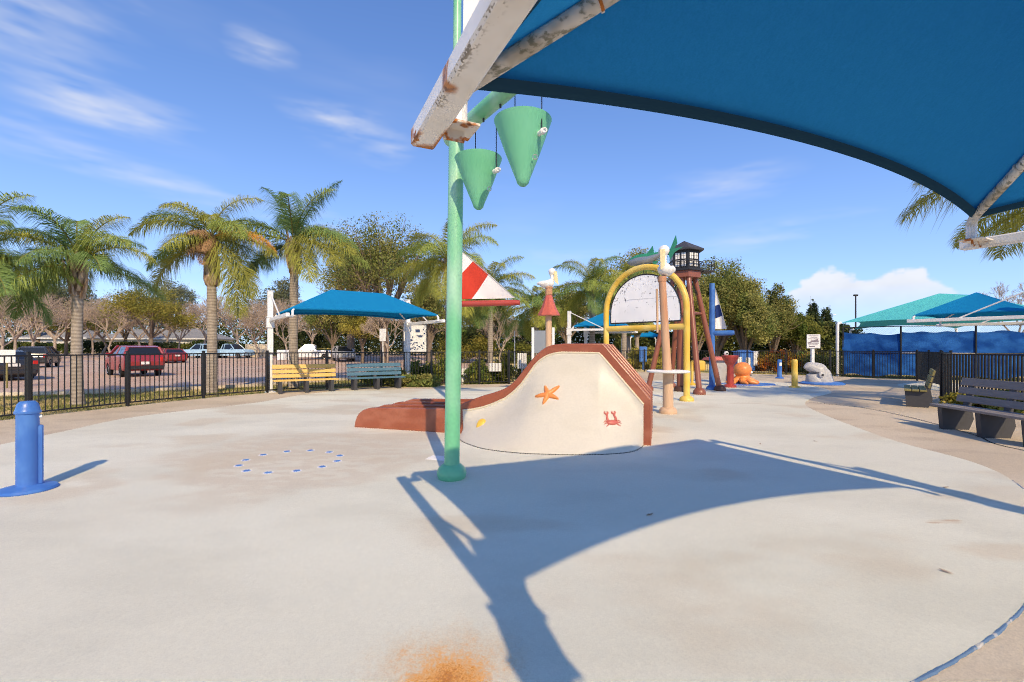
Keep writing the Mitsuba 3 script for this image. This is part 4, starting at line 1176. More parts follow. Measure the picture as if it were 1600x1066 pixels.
# notices on and beyond the fence
def board(name, label, c, w, h, yaw, matn, t=.02, cat_='sign', post=None, postm='mat_white_metal'):
    k = thing(name, label, cat_)
    part(k, 'panel', mv(cbox((w, t, h), (0, 0, 0), .004), rotz(yaw), c), matn)
    if post:
        part(k, 'post', tube([(c[0], c[1] + .04, post), (c[0], c[1] + .04, c[2] + h / 2 - .02)], .03, 8), postm)
    return k


board('notice', 'white notice hung on the gate pickets', at(773.5, 574, 19.3), .52, .35, .1, 'mat_white_plastic')
board('notice', 'tall white board low behind the fence right of the green pole', at(727.5, 588, 19.6), .42, .66, .1, 'mat_white_plastic', post=-.05)
board('notice', 'white board beyond the gate post partly hidden by the slide', at(815.5, 564, 22.0), .48, .74, .1, 'mat_white_plastic', post=-.05)
board('notice', 'white board on a thin green post at the far left edge', at(9, 557, 17.5), .56, .50, .4, 'mat_white_plastic', post=-.05, postm='mat_olive_plank')
board('notice', 'plain grey white sign board among the trees left of the map sign', at(598, 523.5, 24), .36, .65, -.2, 'mat_white_metal', post=-.05)

# the map sign: white board, dark blue drawings, black frame
MC = at(648.5, 529, 20.6)
k = thing('map_sign', 'white panel with dark blue drawings in a black frame behind the blue bench', 'sign')
part(k, 'panel', cbox((1.02, .02, 1.20), MC, .004), 'mat_white_plastic')
part(k, 'frame', cat([cbox((.05, .05, 1.28), MC + (s_ * .535, 0, 0), .004) for s_ in (-1, 1)] + [cbox((1.12, .05, .05), MC + (0, 0, s_ * .625), .004) for s_ in (-1, 1)]), 'mat_dark_trim')
for sx in (-.5, .5):
    part(k, 'post', tube([MC + (sx, .04, -2.2), MC + (sx, .04, .62)], .035, 8), 'mat_dark_trim')
mat('mat_ink', (.02, .045, .13), .6)
rng = np.random.default_rng(8)
inks = []
for cx, cz, w, h in ((-.30, .34, .17, .15), (-.33, .32, .30, .07), (.12, .34, .20, .14), (.22, .12, .30, .05), (.24, .08, .18, .06), (-.36, .02, .12, .10), (-.10, .05, .05, .10), (.38, .40, .04, .06), (.42, .22, .06, .05)):
    inks.append(cbox((w, .004, h), MC + (cx, -.0125, cz), .001, 0))
for i in range(30):
    cx, cz, a, L = rng.uniform(-.46, .46), rng.uniform(-.52, -.06), rng.uniform(-1.2, 1.2), rng.uniform(.05, .22)
    q = np.array([math.cos(a), 0, math.sin(a)]); pq = np.array([-q[2], 0, q[0]])
    c = MC + (cx * .92, -.0135 - i * .0001, cz)
    v = np.array([c - q * L / 2, c + pq * .035, c + q * L / 2, c - pq * .03])
    inks.append((np.clip(v, MC - (.49, 1, .57), MC + (.49, 1, .57)), np.array([[0, 1, 2], [0, 2, 3], [2, 1, 0], [3, 2, 0]])))
part(k, 'drawing', cat(inks), 'mat_ink', label='dark blue printed drawings', kind='stuff')

# rules sign by the whale
SC = at(1271, 533.5, 22.3)
k = thing('rules_sign', 'grey printed rules sign on a white post behind the grey whale', 'sign')
part(k, 'post', cbox((.14, .12, 1.92), (SC[0] + .02, SC[1] + .10, .96), .01), 'mat_white_metal')
part(k, 'panel', mv(cbox((.58, .03, .68), (0, 0, 0), .005), rotz(-.25), SC), 'mat_white_metal')
mat('mat_print_grey', (.20, .17, .20), .6)
R_ = rotz(-.25)
pr = [mv(cbox((w, .004, h), (x, -.018, z), .001), R_, SC) for w, h, x, z in ((.40, .03, 0, .27), (.30, .03, .02, .20), (.46, .03, 0, .12), (.34, .10, .05, .0), (.46, .03, 0, -.10), (.40, .03, -.02, -.17), (.26, .05, -.06, -.25))]
pr.append((lambda m: mv(m, R_, SC))((np.array([(-.26, -.0185, -.06), (.16, -.0185, .11), (.22, -.0185, .07), (-.22, -.0185, -.12)]), np.array([[0, 2, 1], [0, 3, 2]]))))
part(k, 'print', cat(pr), 'mat_print_grey', label='rows of grey print', kind='stuff')

# grey board between two white posts behind the pelican post
BK = at(842, 535, 20.0)
k = thing('back_board', 'plain grey board between two white posts behind the slide top', 'sign')
part(k, 'panel', cbox((.62, .03, .98), BK + (.08, 0, .02), .006), 'mat_silver')
for px_, t_ in ((832.5, 512), (864.5, 512)):
    c = at(px_, t_, 20.0)
    part(k, 'post', cbox((.11, .11, c[2]), (c[0], c[1], c[2] / 2), .008), 'mat_white_metal')

# ================================================================ the other shades
shade('blue hipped shade on white columns over the yellow and blue benches', None, np.array([-8.18, 15.48, 0]), np.array([.809, .588, 0]), np.array([.588, -.809, 0]), 4.93, 'cloth_blue', 'mat_white_metal', 'mat_white_metal')
shade('teal shade on white columns far behind the pelican post', None, np.array([3.0, 24.0, 0]), np.array([.34, .94, 0]), np.array([.94, -.34, 0]), 4.6, 'cloth_blue', 'mat_white_metal', 'mat_white_metal')
shade('blue hipped shade on white arms at right in front of the turquoise one', None, np.array([15.83, 13.65, 0]), np.array([.785, .62, 0]), np.array([-.62, .785, 0]), 4.93, 'cloth_blue', 'mat_white_metal', 'mat_white_metal')


def hip(label, corners, ridge, cl, post_r=.07, sag=.35, name='shade_canopy'):
    k = thing(name, label, 'shade canopy')
    C = [np.array(c, float) for c in corners]; Rg = [np.array(r, float) for r in ridge]
    cen = sum(C) / 4
    pan = []
    t = np.linspace(0, 1, 17); w = np.linspace(0, 1, 9)
    for (a, b, ra, rb) in ((C[0], C[1], Rg[0], Rg[1]), (C[1], C[2], Rg[1], Rg[1]), (C[2], C[3], Rg[1], Rg[0]), (C[3], C[0], Rg[0], Rg[0])):
        inw = cen - (a + b) / 2; inw[2] = 0; inw /= np.linalg.norm(inw)
        E_ = np.array([a + (b - a) * x + 4 * x * (1 - x) * sag * (inw + np.array([0, 0, .35])) for x in t])
        G_ = np.array([ra + (rb - ra) * x for x in t])
        P = E_[:, None] * (1 - w)[None, :, None] + G_[:, None] * w[None, :, None]
        P[..., 2] -= np.sin(np.pi * w)[None, :] * np.sin(np.pi * t)[:, None] * .10
        pan.append(grid(P))
    m = trimesh.Trimesh(*cat(pan), process=False); m.merge_vertices(digits_vertex=5)
    part(k, 'canopy', (m.vertices, m.faces), cl, 30)
    for c in C:
        d = cen - c; d[2] = 0; d /= np.linalg.norm(d)
        part(k, 'post', tube([(c[0] - d[0] * .25, c[1] - d[1] * .25, 0), (c[0] - d[0] * .25, c[1] - d[1] * .25, c[2] - .12), (c[0] - d[0] * .18, c[1] - d[1] * .18, c[2] - .02), (c[0], c[1], c[2])], post_r, 12), 'mat_white_metal', 40)
    return k


hip('pale turquoise hipped shade behind the blue windscreen', [(17.65, 24.6, 2.85), (30.5, 23.4, 2.9), (31.5, 32.5, 2.9), (25.0, 33.5, 2.85)], [(25.2, 27.0, 4.72), (27.5, 27.6, 4.72)], 'cloth_teal', .075, .7)
hip('small far blue shade roof seen under the yellow arch', [(11.0, 42, 2.5), (14.0, 42, 2.5), (14.0, 45, 2.5), (11.0, 45, 2.5)], [(12.2, 43.5, 3.2), (12.8, 43.5, 3.2)], 'cloth_blue', .06, .2)

# ================================================================ windscreen on the tall wire fence
k = thing('wire_fence', 'tall dark wire fence hung with a wrinkled blue windscreen', 'fence')
WF = np.array([(17.55, 24.25), (19.25, 22.65), (22.0, 21.7), (24.9, 21.2)])
WF2 = np.array([WF[0] + (0, .05)] + [w + (.05, .08) for w in WF[1:]])
for i, w_ in enumerate(WF):
    part(k, 'post', tube([(w_[0], w_[1], 0), (w_[0], w_[1], 2.60)], .04, 10), 'mat_black_metal', 40)
for i in range(3):
    a, b = WF[i], WF[i + 1]
    for z in (2.58, 1.25):
        part(k, 'rail', tube([(*a, z), (*b, z)], .022, 8), 'mat_black_metal', 40)
    # wire mesh above the cloth
    L = np.hypot(*(b - a)); wires = []
    for s_ in np.arange(0, L, .10):
        for sg_ in (-1, 1):
            s1 = s_ + sg_ * .38
            if 0 <= s1 <= L:
                p0 = a + (b - a) * s_ / L; p1 = a + (b - a) * s1 / L
                wires.append(tube([(*p0, 2.20), (*p1, 2.58)], .0025, 3, False))
    part(k, 'mesh', cat(wires), 'mat_black_metal', kind='stuff')
    a, b = WF2[i], WF2[i + 1]
    nu, nv = 90, 50
    u, v = np.linspace(0, 1, nu), np.linspace(0, 1, nv)
    U_, V_ = np.meshgrid(u, v, indexing='ij')
    nrm_ = np.array([(b - a)[1], -(b - a)[0]]); nrm_ /= np.linalg.norm(nrm_)
    top = 2.34 - .06 * np.abs(np.sin(U_ * np.pi * (2, 3, 2)[i] + .4 * i)) ** 1.5 - .05 * meshkit.noise(np.stack([U_ * 6, U_ * 0, U_ * 0 + i], -1)) - (.12 * U_ if i == 0 else 0)
    bot = .10 + .07 * np.sin(U_ * 9 + i)
    z = bot + (top - bot) * V_
    fold = .07 * (meshkit.fbm(np.stack([U_ * 5 + V_ * 3 + i * 7, V_ * 3 - U_ * 2, U_ * 0], -1), 4, 4) - .5) + .025 * (np.abs(np.sin((U_ * 3 + V_ * 1.7) * 3.1 + 3 * meshkit.noise(np.stack([U_ * 3, V_ * 2, U_ * 0 + i], -1), 3))) - .5) * (1 - np.abs(2 * V_ - 1) ** 3)
    P = np.stack([a[0] + (b - a)[0] * U_ + nrm_[0] * (fold + .05), a[1] + (b - a)[1] * U_ + nrm_[1] * (fold + .05), z], -1)
    part(k, 'windscreen', grid(P), 'cloth_tarp', True, label='wrinkled blue windscreen cloth')

# ================================================================ palms
def palm(label, base, top, L, r, seed, nf=18, yellow=.3, boots=True, down=.25, special=(), crownshaft=False, lush=1.0, bh=None):
    g_ = np.random.default_rng(seed)
    base, top = np.asarray(base, float), np.asarray(top, float)
    k = thing('palm_tree', label, 'palm tree', 'queen palms round the splash pad')
    H = top[2] - base[2]
    n_ = 26
    pts, rad = [], []
    for t in np.linspace(0, 1, n_):
        q = base + (top - base) * t; q[:2] += .05 * math.sin(t * 5 + seed) * H * .05
        pts.append(q); rad.append(r * (1.28 - .28 * min(1, t * 8)) * (1.04 - .12 * t) * (1 + .012 * (-1) ** len(pts)))
    part(k, 'trunk', tube(pts, rad, 18), 'mat_palm_trunk', 45)
    bh = bh or (max(.65, .22 * L) if boots else .3)
    c = top + (0, 0, bh)
    if crownshaft:
        part(k, 'crownshaft', lathe([(r * .85, 0), (r * 1.25, .06), (r * 1.62, .26), (r * 1.55, bh * .45), (r * 1.0, bh * .8), (r * .5, bh * 1.0)], 18, top - (0, 0, .06)), 'mat_palm_boot', 40)
    bts = []
    for i in range(22 if boots else 0):
        a = i * 2.4 + g_.uniform(-.2, .2); h0 = bh * (i / 22.0) * .9 - .08
        dv = np.array([math.cos(a), math.sin(a), 0]); sd = np.array([-dv[1], dv[0], 0])
        L_ = g_.uniform(.35, .65) * bh + .12; w_ = r * .55
        o = top + dv * r * .82 + (0, 0, h0)
        e = o + dv * (.06 + .16 * g_.random()) + (0, 0, L_)
        bts.append((np.array([o - sd * w_, o + sd * w_, e + sd * .03, e - sd * .03, o - sd * w_ + dv * .06, o + sd * w_ + dv * .06, e + sd * .02 + dv * .03, e - sd * .02 + dv * .03]),
                    np.array([[4, 5, 6], [4, 6, 7], [0, 2, 1], [0, 3, 2], [0, 4, 7], [0, 7, 3], [1, 2, 6], [1, 6, 5], [3, 7, 6], [3, 6, 2], [0, 1, 5], [0, 5, 4]])))
    if bts:
        part(k, 'boots', cat([tube([top - (0, 0, .1), top + (0, 0, bh * .5), c], [r * .9, r * 1.0, r * .55], 14)] + bts), 'mat_palm_boot', kind='stuff')
    fr = [(a, e, 1.0, None) for a, e in []]
    for i in range(nf):
        t = (i + .5) / nf
        el = math.radians(78 - (95 + 60 * down) * t ** 1.0 + g_.uniform(-9, 9))
        fr.append((i * 2.39996 + g_.uniform(-.3, .3), el, g_.uniform(.85, 1.08), None))
    fr += list(special)
    for az, el, ls, tint in fr:
        l = L * ls
        m = 22
        d = np.array([math.cos(az), math.sin(az)])
        pit, p, cur, dirs = el, c.copy() - (0, 0, .12 * (1 - math.sin(max(el, 0)))), [], []
        droop = (1.25 + .35 * g_.random()) * (.42 if el > 1.1 and tint is not None else 1.0 if el > .3 else .75)
        bend = g_.uniform(-.25, .25)
        for i in range(m):
            t = i / (m - 1)
            pit_ = max(el - droop * t ** 1.35 * (1.1 if el > .2 else .9), -1.50)
            aa = az + bend * t
            dd = np.array([math.cos(aa) * math.cos(pit_), math.sin(aa) * math.cos(pit_), math.sin(pit_)])
            cur.append(p.copy()); dirs.append(dd)
            p = p + dd * l / (m - 1)
        cur, dirs = np.array(cur), np.array(dirs)
        # leaflets
        nl = int(92 * lush)
        ts_ = np.repeat(np.linspace(.10, .995, nl), 4) + g_.uniform(-.004, .004, nl * 4)
        sgn = np.tile([1, -1, 1, -1], nl).astype(float)
        i0 = np.clip((ts_ * (m - 1)).astype(int), 0, m - 2); fx = (ts_ * (m - 1) - i0)[:, None]
        P0 = cur[i0] * (1 - fx) + cur[i0 + 1] * fx
        D0 = dirs[i0]
        S0 = np.cross(D0, [0, 0, 1.0]); S0 /= np.linalg.norm(S0, axis=1, keepdims=True) + 1e-9
        U0 = np.cross(S0, D0)
        ll = l * .34 * np.clip(np.sin(np.pi * np.clip(ts_ * .80 + .22, 0, 1)) ** .55, .12, 1) * g_.uniform(.75, 1.1, len(ts_))
        spread = g_.uniform(.1, 1.0, len(ts_))[:, None]
        dirl = S0 * sgn[:, None] * (.45 + .55 * spread) + D0 * g_.uniform(.25, .75, len(ts_))[:, None] + U0 * g_.uniform(-.25, .55, len(ts_))[:, None]
        dirl /= np.linalg.norm(dirl, axis=1, keepdims=True)
        mid = P0 + dirl * (ll * .5)[:, None] - np.array([0, 0, 1]) * (ll * .10)[:, None]
        tipd = dirl * .55 - np.array([0, 0, .85]) * g_.uniform(.7, 1.15, len(ts_))[:, None]
        tip = mid + tipd * (ll * .52)[:, None]
        wv = np.cross(dirl, U0 + .6 * S0); wv /= np.linalg.norm(wv, axis=1, keepdims=True) + 1e-9
        w_ = (.0060 + .0042 * l) * .5
        V = np.stack([P0 - wv * w_ * .7, P0 + wv * w_ * .7, mid + wv * w_, mid - wv * w_, tip], 1).reshape(-1, 3)
        b0 = np.arange(len(ts_))[:, None] * 5
        F = np.concatenate([b0 + np.array([[0, 1, 2]]), b0 + np.array([[0, 2, 3]]), b0 + np.array([[3, 2, 4]])])
        y_ = g_.random()
        if tint is not None:
            col = np.array(tint)
        elif y_ < yellow:
            col = np.array([.42, .43, .10])
        elif y_ < yellow + .35:
            col = np.array([.34, .41, .11])
        else:
            col = np.array([.24, .35, .12])
        Cc = np.repeat(col * g_.uniform(.75, 1.25, (len(ts_), 1)), 5, 0)
        rk = tube(cur, np.linspace(.030, .006, m) * (.6 + .2 * L / 2.5), 6)
        Cr = np.tile(np.array([.30, .26, .08]) if tint is None else np.array(tint) * 1.1, (len(rk[0]), 1))
        part(k, 'frond', cat([(V, F), rk]), 'mat_leaf', False, color=np.vstack([Cc, Cr]))
    return k


def palm_at(label, px, Y, trunk_top, L, r, seed, **kw):
    b = at(px, 544, Y); b[2] = ground_z(b[0], b[1]) - .02
    t = at(px, trunk_top, Y)
    return palm(label, b, t, L, r, seed, **kw)


ORANGE, STRAW, YEL = (.66, .36, .07), (.48, .31, .17), (.34, .34, .08)
palm_at('palm at the left with shaggy brown leaf bases and a grey trunk near the fence', 121, 12.5, 462, 2.2, .128, 2, nf=18, yellow=.15, down=-.02, bh=.95)
palm_at('palm with a pale swollen crownshaft, straw flower stalks and orange frond tips', 331, 15.8, 446, 2.45, .155, 5, nf=9, yellow=.5, down=-.1, boots=False, crownshaft=True, bh=1.75,
        special=((.2, .35, .95, ORANGE), (.0, .1, 1.0, YEL), (-.45, -.75, 1.3, YEL), (-.2, -.5, 1.15, YEL), (3.5, -.45, 1.1, YEL), (3.3, .75, 1.05, None), (2.9, .0, 1.0, YEL), (3.5, -.15, .95, None), (-1.55, .2, .52, STRAW), (-1.3, -.2, .50, STRAW), (-1.8, -.3, .52, STRAW), (-1.5, -.7, .50, STRAW), (-1.0, -.5, .45, STRAW), (-2.1, -.6, .45, STRAW), (2.2, .3, .9, (.22, .19, .17))))
palm_at('tall palm behind the blue shade with two fronds held upright in a V', 459, 18.0, 425, 3.1, .165, 9, nf=11, yellow=.35, down=.15, bh=1.25,
        special=((2.75, 1.18, 1.02, (.12, .21, .10)), (.35, 1.22, 1.05, (.11, .20, .10)), (.1, .5, .9, None), (-.4, .2, 1.1, YEL), (-.7, .0, 1.1, YEL), (3.4, -.4, .9, (.10, .17, .10))))
palm_at('bushy yellow green palm directly behind the green pole', 701, 20.5, 432, 3.1, .16, 12, nf=20, yellow=.6, down=.5)
palm_at('low palm just right of the green pole behind the striped sail', 766, 24.0, 470, 2.7, .14, 31, nf=18, yellow=.4, down=.35)
palm_at('small palm left of the pelican with the red funnel', 838, 28.0, 492, 2.6, .16, 15, nf=20, yellow=.4, down=.4)
palm_at('palm between the red funnel and the yellow arch with a crooked pale trunk', 925, 26.5, 462, 2.8, .16, 18, nf=18, yellow=.35, down=.35)
palm_at('dense palm close behind the left leg of the yellow arch', 975, 30.0, 470, 2.9, .17, 23, nf=20, yellow=.45, down=.45)
palm_at('palm at the far left whose fronds hang in from the edge of the picture', -40, 11.4, 462, 2.3, .13, 41, nf=18, yellow=.12, down=.3, bh=.95)
palm('palm whose drooping fronds show beneath the near blue shade at right', (11.75, 9.15, -.05), (11.45, 9.1, 3.85), 3.2, .16, 44, nf=9, yellow=.45, down=-.1, special=((3.0, .55, 1.12, YEL), (3.2, .75, 1.15, YEL), (2.75, .0, .62, None), (.3, .2, 1.0, None), (1.2, .2, 1.0, None)))

# ================================================================ broadleaf trees, bare trees, shrubs
def leaf_quads(c, size, g_, cols, shape=1.0):
    n = len(c)
    a = g_.normal(size=(n, 3)); a /= np.linalg.norm(a, axis=1, keepdims=True)
    b = np.cross(a, g_.normal(size=(n, 3))); b /= np.linalg.norm(b, axis=1, keepdims=True) + 1e-9
    s = (size * np.clip(g_.lognormal(-.12, .38, n), .4, 2.0))[:, None]
    V = np.stack([c - a * s, c + b * s * .55 * shape, c + a * s, c - b * s * .55 * shape], 1).reshape(-1, 3)
    o = np.arange(n)[:, None] * 4
    return (V, np.concatenate([o + [[0, 1, 2]], o + [[0, 2, 3]]])), np.repeat(cols, 4, 0)


OAK = 2.3 * np.array([(.105, .118, .034), (.135, .130, .042), (.080, .098, .03), (.15, .138, .048)])
GREYGREEN = 2.0 * np.array([(.095, .105, .062), (.12, .12, .06), (.075, .085, .05)])
YGREEN = 2.0 * np.array([(.23, .21, .045), (.17, .165, .04), (.28, .24, .06)])
DARK = 1.7 * np.array([(.030, .042, .018), (.045, .055, .022), (.022, .032, .016)])
BUSH = 2.0 * np.array([(.07, .10, .025), (.12, .13, .03), (.17, .17, .04)])
CROTON = np.array([(.42, .15, .03), (.50, .28, .05), (.22, .16, .04), (.14, .15, .04), (.33, .09, .03)])


def tree(label, px, Y, top_px, half_px, seed, pal, n=9000, leaf=.11, lobes=9, density=1.0, low=.30, trunk_r=None, barkm='mat_bark', name='oak_tree', flat=.85, dx=0.0, group='trees beyond the fence', catg='tree', lean=0.0):
    g_ = np.random.default_rng(seed)
    base = at(px, 544, Y); base[2] = ground_z(base[0], base[1]) - .05
    top = at(px, top_px, Y)[2]
    H = top - base[2]
    W = half_px / FOC * Y
    k = thing(name, label, catg, group)
    fork = base + (lean * H * .3, 0, H * low)
    tr = trunk_r or .028 * H
    limbs = [tube([base - (0, 0, .05), base + (0, 0, .12), base + (fork - base) * .5 + (g_.normal() * .05, 0, 0), fork], [tr * 1.5, tr * 1.08, tr * .95, tr * .85], 9)]
    cs, cl, lob = [], [], []
    for i in range(lobes):
        a = i * 2.4 + g_.uniform(-.4, .4); rr = math.sqrt((i + .4) / lobes) * .68
        zc = H * (low + (1 - low) * (.34 + .42 * (1 - rr) + .16 * g_.uniform(-1, 1)))
        c = base + (dx + lean * zc * .5 + math.cos(a) * rr * W, math.sin(a) * rr * W, zc)
        s = np.array([W * g_.uniform(.32, .50), W * g_.uniform(.32, .5), (1 - low) * H * g_.uniform(.20, .30) * flat])
        c[2] = min(c[2], base[2] + H - s[2] * .9)
        lob.append((c, s))
        mid = fork + (c - fork) * .5 + g_.normal(size=3) * W * .05
        limbs.append(tube([fork - (0, 0, tr), mid, c], [tr * .62, tr * .38, tr * .15], 6))
        for j in range(5):
            q = c + g_.normal(size=3) * s * .55
            limbs.append(tube([mid + (c - mid) * g_.uniform(.2, .9), (mid + q) / 2 + g_.normal(size=3) * .1, q], [tr * .18, tr * .12, tr * .04], 4))
    ncl = max(6, int(14 * density))
    per = max(8, int((3.0 if density > 1.1 else 2.1) * n / (lobes * ncl)))
    for c, s in lob:
        d = g_.normal(size=(ncl, 3)); d /= np.linalg.norm(d, axis=1, keepdims=True)
        cc = c + d * s * (g_.uniform(.35, 1.0, ncl) ** .6)[:, None]
        tint = pal[g_.integers(0, len(pal), ncl)] * g_.uniform(.8, 1.2, (ncl, 1))
        for q, t in zip(cc, tint):
            pts = q + np.clip(g_.normal(size=(per, 3)), -1.7, 1.7) * (s * np.array([.26, .26, .22]))
            cs.append(pts); cl.append(t * g_.uniform(.75, 1.25, (per, 1)))
    m, col = leaf_quads(np.vstack(cs), leaf * .66, g_, np.vstack(cl))
    part(k, 'trunk', cat(limbs), barkm, 40)
    part(k, 'crown', m, 'mat_leaf', False, color=col)
    return k


def twig_tree(seed, H=1.0, depth=7):
    """a bare vase shaped tree of height about 1: (thick branches, twigs)"""
    g_ = np.random.default_rng(seed)
    thick_, thin_ = [], []

    def grow(p, d, L, r, lev):
        q = p + d * L
        m_ = (p + q) / 2 + g_.normal(size=3) * L * .06
        (thick_ if lev < 3 else thin_).append(tube([p, m_, q], [r, r * .85, r * .70], 6 if lev < 3 else 3, False))
        if lev >= depth:
            return
        nb = (5 if lev == 0 else 3) if lev < 2 else 3 if lev > 3 else int(g_.integers(2, 4))
        for i in range(nb):
            a = g_.normal(size=3); a -= d * (a @ d); a /= np.linalg.norm(a) + 1e-9
            sp = g_.uniform(.35, .75) if lev else g_.uniform(.45, .85)
            nd = d * math.cos(sp) + a * math.sin(sp) + np.array([0, 0, .10])
            nd /= np.linalg.norm(nd)
            grow(q, nd, L * g_.uniform(.62, .84), max(r * .64, .0011), lev + 1)
    grow(np.array([0, 0, 0.0]), np.array([0, 0, 1.0]), .22, .017, 0)
    return cat(thick_), cat(thin_)


VAR = []
for sd in (3, 8, 14):
    a, b = twig_tree(sd)
    hh = b[0][:, 2].max()
    VAR.append((mikit.ply((a[0] / hh, a[1]), 'mat_pale_bark', 40), mikit.ply((b[0] / hh, b[1]), 'mat_twig')))


def bare(label, px, Y, top_px, i, wide=1.0):
    b = at(px, 544, Y); b[2] = ground_z(b[0], b[1]) - .03
    H = at(px, top_px, Y)[2] - b[2]
    M_ = T().translate(b.tolist()).rotate([0, 0, 1], i * 77.0).scale([H * wide, H * wide, H])
    k = thing('bare_tree', label, 'tree', 'leafless trees round the parking lot')
    part(k, 'trunk', put(VAR[i % 3][0], M_), None)
    part(k, 'twigs', put(VAR[i % 3][1], M_), None, kind='stuff')


for args in (('leafless pale branched tree at the far left edge', 4, 42, 452, 0, 1.1), ('leafless tree behind the dark car at left', 52, 52, 452, 1, 1.0), ('slim leafless tree right of the shaggy palm trunk', 144, 66, 470, 2, .8),
             ('leafless tree above the red hatchback roof', 174, 64, 462, 3, .9), ('leafless tree left of the pale crownshaft palm', 281, 66, 470, 4, .9), ('leafless tree between the pale palm and the white shade column', 371, 62, 458, 5, 1.0),
             ('leafless tree in front of the tan wall', 399, 55, 466, 6, 1.0), ('leafless tree right of the white shade column', 446, 55, 470, 7, 1.0), ('leafless tree above the white pickup', 488, 62, 476, 8, 1.0),
             ('forked pale tree left of the map sign', 606, 42, 470, 9, .9), ('leafless tree behind the map sign', 668, 50, 472, 10, 1.0), ('bare twigs above the blue shade at far right', 1592, 44, 437, 11, .8),
             ('leafless tree at the far left behind the white board', 24, 60, 456, 13, 1.1), ('leafless tree left of the shaggy palm trunk', 86, 62, 462, 14, 1.1), ('leafless tree between the shaggy palm and the red hatchback', 160, 74, 458, 15, 1.1),
             ('leafless tree over the right half of the red hatchback', 216, 72, 468, 16, 1.0), ('leafless tree behind the red sedan', 262, 76, 470, 17, 1.0), ('leafless tree behind the pale blue truck', 322, 72, 460, 18, 1.1), ('leafless tree just left of the white shade column', 420, 66, 462, 19, 1.1),
             ('leafless tree over the white pickup bed', 470, 70, 466, 20, 1.0), ('leafless tree behind the silver car', 545, 66, 470, 21, 1.0), ('leafless tree right of the map sign', 640, 60, 462, 22, 1.0), ('pale forked trunk under the teal shade', 783, 40, 480, 12, .8)):
    bare(*args)

for args in (('tall grey green tree at far left behind the bare trees', 60, 84, 426, 52, 61, GREYGREEN, 7000, .22, 9),
             ('tall grey green tree behind the shaggy palm', 112, 88, 440, 44, 62, GREYGREEN, 6000, .22, 8),
             ('brown green oak left of the red hatchback with a stout trunk', 103, 68, 470, 62, 63, OAK, 9000, .15, 9),
             ('yellow green oak with a leaning dark trunk', 236, 60, 440, 62, 64, YGREEN * .7, 9000, .14, 9),
             ('sparse grey green tree left of the pale palm', 266, 92, 424, 42, 65, GREYGREEN, 4500, .2, 8),
             ('yellow green tree behind the red hatchback', 196, 78, 462, 48, 66, YGREEN * .7, 6000, .15, 8),
             ('small oak seen beneath the left part of the blue shade', 520, 52, 470, 46, 67, OAK, 8000, .12, 8),
             ('olive oak beneath the middle of the blue shade', 566, 46, 474, 40, 68, YGREEN * .75, 8000, .11, 8),
             ('tall open crowned tree rising over the blue shade', 600, 44, 338, 84, 69, OAK * .95, 15000, .13, 15),
             ('open crowned tree left of the tall one over the blue shade', 548, 50, 352, 52, 70, OAK, 8000, .13, 10),
             ('olive tree at left edge of the blue shade', 440, 74, 432, 40, 71, GREYGREEN, 5000, .18, 8),
             ('dark leafy tree behind the map sign', 672, 36, 430, 44, 72, OAK, 8000, .1, 9),
             ('leafy tree behind the striped sail', 765, 46, 452, 52, 73, OAK, 9000, .12, 9),
             ('leafy tree left of the yellow arch', 885, 52, 446, 52, 74, OAK * .9, 9000, .13, 9),
             ('big leafy tree behind the yellow arch', 1000, 52, 388, 66, 75, OAK, 14000, .13, 13),
             ('broad oak right of the lighthouse', 1120, 44, 398, 58, 76, OAK, 15000, .13, 14),
             ('broad yellowish oak behind the blue mast', 1085, 38, 452, 44, 77, YGREEN * .8, 9000, .11, 9),
             ('olive oak right of the blue mast', 1165, 42, 430, 50, 78, OAK * 1.1, 14000, .12, 12),
             ('olive tree left of the rules sign', 1208, 46, 448, 38, 79, OAK * .85, 9000, .12, 9),
             ('green tree above the rules sign', 1244, 48, 468, 34, 80, BUSH * .75, 8000, .12, 9)):
    lab, px, Y, tp, hw, sd, pal, n_, lf, lb = args
    tree(lab, px, Y, tp, hw, sd, pal, n_, lf, lb, low=.12 if px > 1080 else .28, density=1.25 if px > 880 else 1.0)
tree('dark pointed evergreen right of the rules sign', 1272, 60, 474, 12, 90, DARK * 1.3, 5000, .16, 9, low=.05, name='evergreen_tree', flat=1.2)
tree('dark evergreen beside the street light', 1292, 66, 487, 14, 91, DARK * 1.3, 4000, .18, 8, low=.05, name='evergreen_tree', flat=1.1)
tree('low dark evergreen at the end of the tree line', 1314, 66, 500, 18, 92, DARK * 1.3, 4000, .18, 8, low=.05, name='evergreen_tree')
tree('pale trunked tree under the arch at left', 982, 37, 500, 16, 93, OAK, 3000, .1, 6, low=.62, trunk_r=.16, barkm='mat_pale_bark')
tree('pale trunked forked tree under the arch', 994, 36, 498, 20, 94, OAK, 3000, .1, 6, low=.62, trunk_r=.18, barkm='mat_pale_bark', lean=.05)


